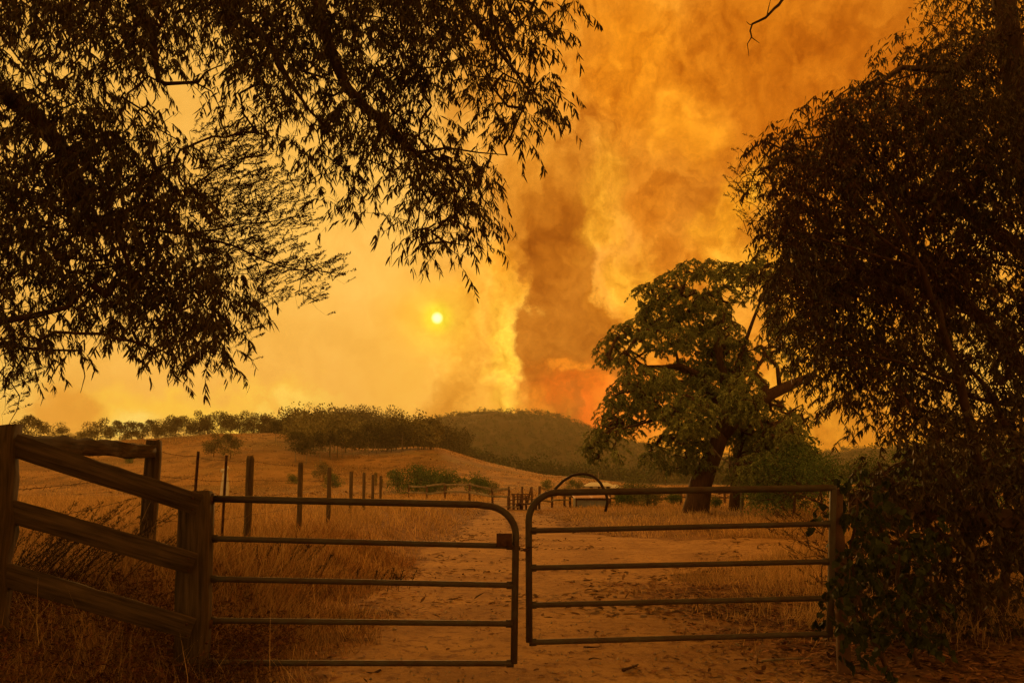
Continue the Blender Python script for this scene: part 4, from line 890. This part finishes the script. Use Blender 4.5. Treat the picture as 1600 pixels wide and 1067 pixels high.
# right gate post and dark rail beyond it
pr = P(1318, 990, 6.4)
root = empty('gate_post', (pr[0], pr[1], H(pr[0], pr[1])), 'rusty brown gate post half hidden by the climber at right', 'post')
q = MB(); q.beam(np.array([pr[0] + .02, pr[1] + .06, -.2]), P(1306, 764, 6.46), .085, .085, up=(0, 1, 0), seg=8, jit=.003); q.build('post', M['wood_dark'], root)
q = MB(); q.beam(P(1326, 785, 8.4), P(1700, 822, 8.0), .09, .18, seg=10, jit=.006)
tag(q.build('fence_rail', M['wood_dark']), 'thick dark fence rail running right from behind the climber', 'rail')
# chain between the gates
q = MB()
for k in range(9):
    t = k / 8; c1 = P(806 + 24 * t, 852 + 6 * math.sin(t * 3.1) + 2 * t, 6.05 + .2 * t); th = np.linspace(0, 2 * math.pi, 9)
    if k % 2: ring = [c1 + np.array([.017 * math.cos(a), 0, .010 * math.sin(a)]) for a in th]
    else: ring = [c1 + np.array([.017 * math.cos(a), .010 * math.sin(a), 0]) for a in th]
    q.tube(ring, .004, 5, cap=False)
tag(q.build('chain', M['rust']), 'short rusty chain tying the two steel gates together', 'chain')
# bent black pipe hooked over the right gate
arc = [(866, 768), (869, 762), (880, 751), (893, 743), (909, 740), (925, 743), (938, 754), (946, 768), (949, 784), (946, 799)]
pp_, rr_ = densify([P(x, y, 6.27) for x, y in arc], [.011] * len(arc), .04); q = MB(); q.tube(pp_, rr_, 8)
tag(q.build('bent_pipe', M['poly'], smooth=True), 'thin black pipe bent into a hoop over the top of the right gate', 'pipe')

# ------------------------------------------------------------------ wire fence
posts = [(391, 712, 11.2, .105), (470, 722, 15.0, .10), (515, 730, 20.0, .11), (549, 736, 26.0, .12), (569, 738, 30.0, .12), (583, 741, 35.0, .13), (595, 743, 40.0, .13)]
p0 = posts[0]; b0 = P(p0[0], 800, p0[2])
root = empty('wire_fence', (b0[0], b0[1], H(b0[0], b0[1])), 'barbed-wire fence on old wooden posts running away along the left of the drive', 'fence')
tops = []
for (px, py, Y, w) in posts:
    tpt = P(px, py, Y); q = MB(); q.tube([np.array([tpt[0] - .02, tpt[1], H(tpt[0], tpt[1]) - .3]), (np.array([tpt[0], tpt[1], tpt[2] * .5])), tpt + [0, 0, -.05], tpt], [w / 2 * 1.1, w / 2, w / 2, w / 2 * .8], 9, jit=.10); q.build('post', M['wood_post'], root); tops.append(tpt)
pick = []
for (px, py, Y) in ((310, 705, 9.6), (354, 711, 10.4)):
    tpt = P(px, py, Y); q = MB()
    bt = np.array([tpt[0] - (.06 if px == 310 else .03), Y, H(tpt[0], Y) - .2])
    q.beam(bt, tpt, .034, .006, up=(0, 1, 0)); q.beam(bt, tpt, .006, .03, up=(0, 1, 0)); q.build('star_picket', M['rust'], root); pick.append(tpt)
brace_top = P(238, 692, 8.7)
line = [P(20, 690, 5.4), brace_top, pick[0], pick[1]] + tops
for k, dz in enumerate((0.06, 0.33, 0.56, 0.82)):
    q = MB()
    for a_, b_ in zip(line[:-1], line[1:]):
        n = max(4, int(np.linalg.norm(b_ - a_) / .25)); t = np.linspace(0, 1, n)[:, None]
        if k == 0 and a_[1] < 6: continue
        pts_ = a_ * (1 - t) + b_ * t - np.array([0, 0, 1.0]) * (dz + .035 * t * (1 - t) * 4 * (.5 if k else .8)) + [0, -.05, 0]
        q.tube(pts_, .0028, 3, cap=False)
        if a_[1] < 12 and k != 3:
            for s2 in np.arange(.06, 1, .11 / max(np.linalg.norm(b_ - a_), .2)):
                c1 = pts_[min(n - 1, int(s2 * (n - 1)))] * (1 - (s2 * (n - 1)) % 1) + pts_[min(n - 1, int(s2 * (n - 1)) + 1)] * ((s2 * (n - 1)) % 1)
                d_ = RNG.normal(0, .012, 3); q.tube([c1 - d_, c1 + d_], .002, 3, cap=False)
    q.build('barbed_wire' if k != 3 else 'plain_wire', M['rust'], root)

# ------------------------------------------------------------------ stockyard rails, ramp, shed, house
def post_rail(name, pl, hts, nr, label, rw=.10, wp=.16, mat_='wood_far', droop=0):
    base_ = np.array(pl[0], float); root = empty(name, (*base_, H(*base_)), label, 'fence')
    for i, (x, y) in enumerate(pl):
        q = MB(); z = H(x, y); q.beam((x, y, z - .2), (x + RNG.normal(0, .03), y, z + hts[i]), wp, wp, up=(0, 1, 0)); q.build('post', M['wood_dark'], root)
    for i in range(len(pl) - 1):
        for k in range(nr):
            if RNG.random() < droop: continue
            za = H(*pl[i]) + hts[i] * (.93 - k * .8 / max(nr, 1)) + RNG.normal(0, .04); zb = H(*pl[i + 1]) + hts[i + 1] * (.93 - k * .8 / max(nr, 1)) + RNG.normal(0, .04)
            q = MB(); q.beam((pl[i][0], pl[i][1] - .1, za), (pl[i + 1][0], pl[i + 1][1] - .1, zb), .05, rw, seg=4, jit=.01); q.build('rail', M[mat_], root)
def gxy(px, Y): return ((px - 800) / FPX * Y, Y)
post_rail('rail_fence', [gxy(640, 62), gxy(668, 60), gxy(696, 57), gxy(734, 54), gxy(770, 51), gxy(796, 48)], [1.3, 1.2, 1.3, 1.4, 1.2, 1.3], 2, 'grey timber rail fence in front of the green thicket', rw=.13, wp=.14, droop=.1)
post_rail('stockyard_fence', [gxy(842, 47), gxy(862, 50), gxy(881, 50), gxy(890, 50.5)], [1.35, 1.1, 1.2, 1.0], 3, 'timber stockyard fence between loading ramp and tin shed', rw=.09, wp=.14)
post_rail('rail_fence', [gxy(952, 56), gxy(985, 56), gxy(1022, 56), gxy(1048, 56), gxy(1062, 56), gxy(1102, 58), gxy(1130, 60), gxy(1190, 60)], [.9] * 8, 2, 'low dark rail fence behind the gum trunks', rw=.09, wp=.16, mat_='wood_dark')
Y = 45; bx = gxy(800, Y)[0]; gz = float(H(bx, Y)); S = Y / FPX
root = empty('loading_ramp', (bx + .6, Y, gz), 'old reddish timber cattle loading ramp at the end of the drive', 'loading ramp')
def rampb(n, a_, b_, w=.12, h=.12, m='wood_dark'):
    f = lambda c_: P(c_[0], c_[1], Y + (c_[2] if len(c_) > 2 else 0)); q = MB(); q.beam(f(a_), f(b_), w, h, up=(0, 1, .01)); q.build(n, M[m], root)
for (px, t_, dy) in ((794, 775, 0), (802, 772, 0), (803, 773, 1.2), (809, 770, 0), (813, 772, 1.2), (816, 760, 0), (822, 774, 1.2), (831, 760, 0), (831, 761, 1.2), (838, 782, 0)): rampb('post', (px, 796, dy), (px, t_, dy), .11, .11)
rampb('post', (824, 786, 0), (830, 761, 0), .1, .1)
for (a_, b_, dy) in (((799, 772), (830, 772), 0), ((803, 776), (826, 775), 0), ((792, 786), (812, 787), 0), ((790, 791), (812, 792), 0), ((808, 780), (838, 780), 0), ((810, 786), (838, 788), 0), ((803, 780), (830, 777), 1.2), ((792, 782), (806, 780), 1.2)): rampb('rail', (*a_, dy), (*b_, dy), .06, .12, 'wood_dark' if a_[1] != 791 else 'wood_far')
q = MB(); fl_ = [P(806, 788, Y), P(838, 784, Y), P(838, 784, Y + 1.2), P(806, 788, Y + 1.2)]; fl2 = [p + [0, 0, -.1] for p in fl_]
q.addmix(np.array(fl_ + fl2), None, [[0, 1, 2, 3], [7, 6, 5, 4], [0, 4, 5, 1], [1, 5, 6, 2], [2, 6, 7, 3], [3, 7, 4, 0]]); q.build('ramp_floor', M['wood_dark'], root)
# tin shed: corrugated walls and roof
def corrugated(mb, a_, b_, c_, d_, n, amp):
    """quad a-b (bottom) c-d (top) with ribs running up"""
    a_, b_, c_, d_ = (np.asarray(v, float) for v in (a_, b_, c_, d_)); nr = unit(np.cross(b_ - a_, d_ - a_)); t = np.linspace(0, 1, n)[:, None]
    w = (amp * np.where(np.arange(n) % 2, 1, -1))[:, None] * nr; v = np.vstack([a_ * (1 - t) + b_ * t + w, d_ * (1 - t) + c_ * t + w])
    i = np.arange(n - 1); mb.addmix(v, None, np.stack([i, i + 1, n + i + 1, n + i], -1))
Y = 50; x0 = gxy(894, Y)[0]; x1 = gxy(949, Y)[0]; zb = float(H((x0 + x1) / 2, Y)) - .05; zt = P(900, 778.5, Y)[2]; zr = P(900, 772.5, Y + 2.6)[2]; D = 2.6
root = empty('tin_shed', ((x0 + x1) / 2, Y, zb), 'small grey corrugated-iron shed with an orange roof beyond the gates', 'shed')
xm = gxy(899, Y)[0]
q = MB(); corrugated(q, (x0 + .25, Y, zb), (x1, Y, zb), (x1, Y, zt), (x0 + .25, Y, zt), 44, .02)
corrugated(q, (x1, Y, zb), (x1, Y + D, zb), (x1, Y + D, zr), (x1, Y, zt), 40, .02); corrugated(q, (x0 + .25, Y + D, zb), (x0 + .25, Y, zb), (x0 + .25, Y, zt), (x0 + .25, Y + D, zr), 40, .02)
corrugated(q, (x1, Y + D, zb), (x0 + .25, Y + D, zb), (x0 + .25, Y + D, zr), (x1, Y + D, zr), 44, .02); q.build('wall', M['galv'], root)
xs_ = np.linspace(x0 + .1, x1 + .12, 3)
for k in range(2):
    q = MB(); corrugated(q, (xs_[k], Y - .2, zt + .03 + k * .006), (xs_[k + 1], Y - .2, zt + .03), (xs_[k + 1], Y + D + .2, zr + .06), (xs_[k], Y + D + .2, zr + .06), 24, .02); q.build('roof_sheet', M['roof_iron'], root)
for xx in (x0 + .22, x1 + .02):
    q = MB(); q.beam((xx, Y - .04, zb), (xx, Y - .04, zt), .08, .08, up=(0, 1, 0)); q.build('corner_post', M['wood_dark'], root)
q = MB(); q.beam((x0 + .2, Y - .05, zt - .05), (x1, Y - .05, zt - .05), .05, .1); q.build('lintel', M['wood_dark'], root)
# far homestead
def house(px0, px1, Y, hw, hr, label, roofm):
    xa, xb = gxy(px0, Y)[0], gxy(px1, Y)[0]; z = float(H((xa + xb) / 2, Y)); z -= .3; Dp = (xb - xa) * .5
    root = empty('house', ((xa + xb) / 2, Y, z), label, 'house')
    q = MB(); v = [(xa, Y, z), (xb, Y, z), (xb, Y + Dp, z), (xa, Y + Dp, z), (xa, Y, z + hw), (xb, Y, z + hw), (xb, Y + Dp, z + hw), (xa, Y + Dp, z + hw)]
    q.addmix(np.array(v), None, [[0, 1, 5, 4], [1, 2, 6, 5], [2, 3, 7, 6], [3, 0, 4, 7]]); q.build('wall', M['white'], root)
    e = .5; q = MB(); v = [(xa - e, Y - e, z + hw - .05), (xb + e, Y - e, z + hw - .05), (xb + e, Y + Dp + e, z + hw - .05), (xa - e, Y + Dp + e, z + hw - .05), (xa + Dp * .4, Y + Dp / 2, z + hw + hr), (xb - Dp * .4, Y + Dp / 2, z + hw + hr)]
    q.addmix(np.array(v), [[0, 4, 3], [1, 2, 5]], [[0, 1, 5, 4], [2, 3, 4, 5]]); q.build('roof', M[roofm], root)
    for k in range(3):
        wx = xa + (xb - xa) * (.2 + .3 * k); q = MB(); q.beam((wx - .4, Y - .03, z + hw * .6), (wx + .4, Y - .03, z + hw * .6), .06, .45); q.build('window', M['poly'], root)
house(914, 958, 190, .9, .9, 'low pale farmhouse far off, seen through the black hoop', 'white')
house(957, 966, 175, 1.0, .7, 'tiny pale outbuilding just right of the black hoop', 'white')
q = MB(); hp = G(935, 757); q.tube([hp, hp + [0, 0, 30 * .0008 * hp[1]]], .09, 6); zt_ = hp[2] + 20 * hp[1] / FPX; q.beam((hp[0] - .8, hp[1], zt_ - 1), (hp[0] + .8, hp[1], zt_ - 1), .12, .12)
q = MB(); q.tube([hp, [hp[0], hp[1], zt_]], .1, 6); q.beam((hp[0] - .8, hp[1], zt_ - .8), (hp[0] + .8, hp[1], zt_ - .8), .12, .12)
tag(q.build('power_pole', M['bark_pale']), 'pale power pole standing behind the distant farmhouse', 'pole')
# bleached stump
sp0 = P(351, 754, 13.0); zb = float(H(sp0[0], 13.0)); q = MB()
sp0 = P(351, 756, 60.0); zb = float(H(sp0[0], 60.0)); zt_ = P(351, 729, 60)[2]
q.tube(densify([(sp0[0] - .25, 60, zb - .2), (sp0[0] - .1, 60, zb + .6 * (zt_ - zb)), (sp0[0], 60, zt_ - .3)], [.13, .1, .13], .2)[0], .13, 8, jit=.15)
q.tube(densify([(sp0[0] + .22, 60, zb - .2), (sp0[0] + .18, 60, zb + .6 * (zt_ - zb)), (sp0[0], 60, zt_ - .3)], [.13, .1, .13], .2)[0], .13, 8, jit=.15)
q.tube([(sp0[0] - .28, 60, zt_ - .32), (sp0[0], 60, zt_ - .28), (sp0[0] + .22, 60, zt_)], [.14, .2, .1], 8, jit=.15)
tag(q.build('tree_stump', M['white']), 'bleached white forked stump in the field behind the thin iron picket', 'stump')

# hanging dead branch at the top
q = MB()
D1 = [P(1262, -90, 6.5), P(1240, -40, 6.5), P(1222, 0, 6.5), P(1198, 27, 6.5), P(1176, 40, 6.5), P(1173, 58, 6.5), P(1168, 70, 6.5), P(1170, 88, 6.5)]
pp_, rr_ = densify(D1, [.03, .02, .014, .011, .009, .006, .004, .002], .05); q.tube(pp_ + RNG.normal(0, .004, pp_.shape), rr_, 6, cap=False)
for b2 in ([(1173, 58), (1180, 63), (1187, 68)], [(1198, 27), (1201, 12), (1204, 0)], [(1176, 40), (1170, 38), (1166, 34)]):
    q.tube([P(x, y, 6.5) for x, y in b2], [.005, .004, .002], 4, cap=False)
over_l = [P(1262, -90, 6.5), P(1310, -260, 6.6), np.array([4.2, 6.4, 8.3]), np.array([4.5, 6.1, 8.2])]
q.tube(densify(over_l, [.03, .04, .05, .06], .2)[0], densify(over_l, [.03, .04, .05, .06], .2)[1], 7)
tag(q.build('dead_branch', M['bark']), 'bare crooked dead branch hanging into the smoky sky at the top', 'branch')

# ------------------------------------------------------------------ grass
def blades(n, xr, yr, hfun, wpx, m, name, label, dens=None, lean=.35, seed=1, ypow=1.0):
    r = np.random.default_rng(seed); u = r.random(n); y = yr[0] * (yr[1] / yr[0]) ** (u ** ypow)
    x = r.uniform(-1, 1, n); xl = np.maximum(xr[0], -0.72 * y - 1.5); xh = np.minimum(xr[1], 0.72 * y + 1.5); x = xl + (x * .5 + .5) * (xh - xl)
    cl = 0.42 + 1.3 * vnoise(x, y, 0.35, 31) + 0.8 * vnoise(x, y, 1.4, 33)
    keep = (r.random(n) < np.clip(cl + .12, .05, 1)) & (r.random(n) > dirt(x, y) * 1.02)
    if dens is not None: keep &= r.random(n) < dens(x, y)
    x, y = x[keep], y[keep]; k = len(x); z = H(x, y); h = hfun(x, y) * r.uniform(.4, 1.2, k) * (1 + (r.random(k) < .06) * .6) * (1 + .7 * vnoise(x, y, .6, 37))
    wnd = np.stack([fbm(x, y, 2.0, 41) * .8, fbm(x, y, 2.0, 43) * .8, np.zeros(k)], 1)
    ax = unit(np.array([0, 0, 1.0]) + r.normal(0, lean, (k, 3)) * [1, 1, .2] + wnd)
    q = MB(); inst(q, BLADE, np.stack([x, y, z - .01], 1), ax, r.normal(0, 1, (k, 3)) * [1, .6, .1], h, np.maximum(.003, wpx * y / FPX))
    return tag(q.build(name, m), label, 'grass', kind='stuff')
hl = lambda x, y: (.14 + .26 * sstep(5.5, 8.5, y)) * sstep(-1.5, -3.0, x) + .10 + .12 * sstep(2.5, 5, x) + .12 * fbm(x, y, 2.5, 51)
blades(90000, (-16, -1.2), (3.2, 14), hl, .9, M['straw'], 'grass', 'tall dry orange grass on the bank left of the drive', seed=11, lean=.45, dens=lambda x, y: .3 + .7 * sstep(5.5, 8.0, y))
blades(80000, (-16, -1.2), (3.2, 16), lambda x, y: hl(x, y) * .85, .9, M['straw_red'], 'grass', 'reddish tangled grass among the taller straw on the left bank', seed=16, lean=.8)
blades(1800, (-3.4, -1.3), (3.6, 6.2), lambda x, y: .42 + 0 * x, .9, M['straw'], 'grass', 'wispy pale grass stems at the foot of the gate post', seed=17, lean=.35)
blades(45000, (-16, -1.0), (3.0, 13), lambda x, y: hl(x, y) * .8, 1.0, M['straw_dark'], 'grass', 'darker matted dead grass on the near left bank', seed=12, lean=.7)
blades(70000, (1.6, 16), (4.0, 20), lambda x, y: .12 + .16 * sstep(2.4, 4, x) + .08 * fbm(x, y, 2, 52), .9, M['straw'], 'grass', 'dry grass patch beyond the right gate', seed=13, dens=lambda x, y: sstep(7.0, 9.5, y))
blades(170000, (-90, 90), (13, 120), lambda x, y: .38 * sstep(-1.2, -3, x) + .26 * sstep(1, 4, x) + .12 * fbm(x, y, 5, 53), .85, M['straw'], 'grass', 'dry grass across the paddock out to the stockyard', seed=14, ypow=.9, lean=.3)
blades(26000, (-2.5, 3.5), (4.0, 45), lambda x, y: .05 + 0 * x, 1.0, M['straw_dark'], 'grass', 'short trampled grass along the edges of the drive', seed=15, lean=.6)
r_ = np.random.default_rng(77); n = 16000; x = r_.uniform(-9, -1.9, n); y = r_.uniform(3.0, 8.5, n); cl = vnoise(x, y, .7, 81) + .5 * vnoise(x, y, .3, 82)
kp = (r_.random(n) < np.clip(.45 + cl, 0, 1)) & (r_.random(n) < 1 - sstep(6.0, 8.5, y) * .8) & (x > -.75 * y - 1); An = np.stack([x, y, H(x, y) + r_.uniform(.0, .22, n)], 1)[kp]
b_, a_, s_, L_, W_, tw = sprigs(An, 16, 0.045, 0.010, 0.20, 0.2, spread=0.9, up=True)
q = MB(); inst(q, RHOMB, b_, a_, s_, L_, W_); tag(q.build('undergrowth', M['scrub']), 'dark reddish tangled bracken and scrub under the plank fence', 'scrub', kind='stuff')
twm = MB(); twigs(twm, tw, .0016); tag(twm.build('fallen_twigs', M['straw_red']), 'tangle of dead reddish stalks in the scrub under the plank fence', 'twigs', kind='stuff')
blades(110000, (-300, 300), (105, 340), lambda x, y: .45 + .3 * fbm(x, y, 12, 55), .8, M['straw'], 'grass', 'dry grass covering the far pasture slopes', seed=18, ypow=.9, lean=.3, dens=lambda x, y: np.clip(.5 + 1.2 * fbm(x, y, 25, 57), 0, 1))
blades(60000, (-300, 300), (105, 340), lambda x, y: .4 + .3 * fbm(x, y, 12, 58), .9, M['straw_red'], 'grass', 'rust-coloured grass patches on the far pasture slopes', seed=19, ypow=.9, lean=.3, dens=lambda x, y: np.clip(.4 + 1.6 * fbm(x, y, 18, 59), 0, 1))
# dark leaning dock weeds behind the planks
def weed(loc, n, h, lean_dir, label, spread=.25):
    q = MB(); 
    for k in range(n):
        b0_ = np.array(loc) + [RNG.normal(0, spread), RNG.normal(0, spread), 0]; b0_[2] = H(b0_[0], b0_[1])
        d_ = np.array([lean_dir + RNG.normal(0, .25), RNG.normal(0, .2), 1.0]); hh = h * RNG.uniform(.7, 1.15); t = np.linspace(0, 1, 5)[:, None]
        pts_ = b0_ + d_ * hh * t * [1, 1, 1] + np.array([lean_dir * .3, 0, -.15]) * hh * t ** 2; q.tube(pts_, [.004, .0035, .003, .002, .001], 3, cap=False)
        m_ = 80; tt = RNG.uniform(.4, 1, m_); bb = b0_ + d_ * hh * tt[:, None] + np.array([lean_dir * .3, 0, -.15]) * hh * tt[:, None] ** 2
        inst(q, RHOMB, bb + RNG.normal(0, .008, (m_, 3)), unit(np.tile(d_, (m_, 1)) + RNG.normal(0, .7, (m_, 3))), RNG.normal(0, 1, (m_, 3)), RNG.uniform(.012, .04, m_), .007)
    o = q.build('weed_clump', M['weed']); return tag(o, label, 'weeds')
for (px, Y, n, h, ld, lab) in ((-10, 6.6, 16, 1.0, .55, 'dark leaning seed stalks just behind the thick left post'), (60, 6.9, 22, .95, .6, 'dark leaning seed stalks seen between the top two planks, left clump'), (105, 7.1, 22, .85, .6, 'dark leaning seed stalks seen between the top two planks, right clump'), (440, 10.6, 14, .45, .3, 'small brown twiggy weed at the foot of the first wooden fence post'), (615, 11.5, 10, .35, .2, 'sparse brown weed in the tall grass behind the left gate')):
    weed((*gxy(px, Y), 0), n, h, ld, lab)
# litter: fallen leaves, twigs, stones
def litter(n, xr, yr, m, L, name, label, tpl=GUM, dens=None, seed=3, W=.02, up=.015):
    r = np.random.default_rng(seed); x = r.uniform(*xr, n); y = yr[0] + (yr[1] - yr[0]) * r.random(n) ** 1.3
    keep = r.random(n) < (dens(x, y) if dens else 1); x, y = x[keep], y[keep]; k = len(x)
    a = r.uniform(0, 6.28, k); ax = np.stack([np.cos(a), np.sin(a), r.normal(.05, .18, k)], 1); sd_ = np.stack([-np.sin(a), np.cos(a), r.normal(0, .35, k)], 1)
    q = MB(); inst(q, tpl, np.stack([x, y, H(x, y) + up + r.uniform(0, .012, k)], 1), ax, sd_, L * r.uniform(.5, 1.3, k), W * r.uniform(.6, 1.4, k)); return tag(q.build(name, m), label, 'leaf litter', kind='stuff')
litter(34000, (.8, 8), (3.5, 12), M['litter'], .09, 'leaf_litter', 'curled fallen gum leaves on the ground below the right gate', dens=lambda x, y: np.clip(.06 + sstep(1.0, 2.6, x) * (.7 + 1.2 * vnoise(x, y, .5, 61)) + .5*vnoise(x,y,.4,62)*sstep(.5,1.5,x), 0, 1), seed=5)
litter(22000, (.9, 9), (3.3, 11), M['scrub'], .10, 'leaf_litter', 'dark decayed leaves and bark under the right-hand tree', dens=lambda x, y: np.clip(sstep(1.3, 3.2, x) * (.6 + 1.2 * vnoise(x, y, .6, 66)), 0, 1), seed=25, W=.03)
litter(9000, (-4.5, 1.2), (3.5, 14), M['litter'], .08, 'leaf_litter', 'scattered fallen gum leaves on the left edge of the drive', dens=lambda x, y: np.clip(.10 + .8 * np.exp(-((x + 1.6) / .5) ** 2) + .8 * vnoise(x, y, .5, 63), .02, 1), seed=6)
litter(9000, (-1.8, 6), (9, 40), M['straw_dark'], .16, 'leaf_litter', 'dark debris patches along the drive further off', dens=lambda x, y: np.clip(.1 + 2.0 * vnoise(x, y, .9, 65), .0, 1), seed=8, W=.04)
r_ = np.random.default_rng(9); n = 5200; x = r_.uniform(-2, 3.2, n); y = 4 * (22 / 4) ** r_.random(n); kp = (r_.random(n) < dirt(x, y)); x, y = x[kp], y[kp]
tet = (np.array([[0, 0, 0], [1, 0, 0], [.4, .9, 0], [.5, .4, .7]]) - [.5, .4, .15], np.array([[0, 1, 3], [1, 2, 3], [2, 0, 3]]), None)
q = MB(); k = len(x); sz = np.minimum(.004 + r_.exponential(.007, k), .035); aa = r_.uniform(0, 6.28, k)
inst(q, tet, np.stack([x, y, H(x, y) + .014], 1), np.stack([np.cos(aa), np.sin(aa), np.zeros(k)], 1), np.stack([-np.sin(aa), np.cos(aa), np.zeros(k)], 1), sz, sz)
tag(q.build('gravel', M['stone']), 'small stones scattered over the drive', 'gravel', kind='stuff')
litter(5200, (-150, 150), (70, 330), M['straw_dark'], 1.0, 'pasture_tufts', 'scattered rusty tufts and thistles over the pasture slopes', tpl=RHOMB, dens=lambda x, y: np.clip(.15 + 1.6 * fbm(x, y, 30, 91), 0, 1), seed=21, W=.5, up=.2)
def stick(px, py, dx, dy, r, label, m='bark'):
    a_ = G(px, py); b_ = G(px + dx, py + dy); q = MB(); mid_ = (a_ + b_) / 2 + RNG.normal(0, .02, 3); pts_, rr_ = densify([a_ + [0, 0, .03], mid_ + [0, 0, .035], b_ + [0, 0, .03]], [r, r * .8, r * .4], .05)
    q.tube(pts_, rr_, 6); tag(q.build('stick', M[m]), label, 'stick')
stick(973, 1056, 24, -12, .014, 'short thick stick lying on the drive near the bottom centre-right')
stick(912, 1018, 24, -1, .009, 'thin dark twig on the drive under the right gate')
stick(920, 1036, 20, 3, .007, 'thin twig on the drive just below the right gate, left of the short thick stick')
stick(1190, 1040, 80, -4, .012, 'long pale stick in the leaf litter at lower right', 'bark_pale')
stick(595, 1055, -22, 2, .01, 'twig by the bottom rail of the left gate')
stick(1150, 1012, 40, 12, .008, 'pale twig in leaf litter under the right gate end', 'bark_pale')

# ------------------------------------------------------------------ smoky air
HZ = True
if HZ:
    v = np.array([(x, y, z) for z in (-9, 185) for y in (-60, 1900) for x in (-1500, 1500)], float)
    q = MB(); q.addmix(v, None, [[0, 2, 3, 1], [4, 5, 7, 6], [0, 1, 5, 4], [1, 3, 7, 5], [3, 2, 6, 7], [2, 0, 4, 6]])
    hm = bpy.data.materials.new('haze'); hm.use_nodes = True; t = hm.node_tree
    for n_ in list(t.nodes):
        if n_.type != 'OUTPUT_MATERIAL': t.nodes.remove(n_)
    pv = t.nodes.new('ShaderNodeVolumePrincipled'); pv.inputs['Color'].default_value = (.92, .82, .60, 1); pv.inputs['Density'].default_value = 0.00019; pv.inputs['Anisotropy'].default_value = 0.35
    t.links.new(pv.outputs[0], t.nodes['Material Output'].inputs['Volume'])
    o = q.build('haze', hm); tag(o, kind='stuff')
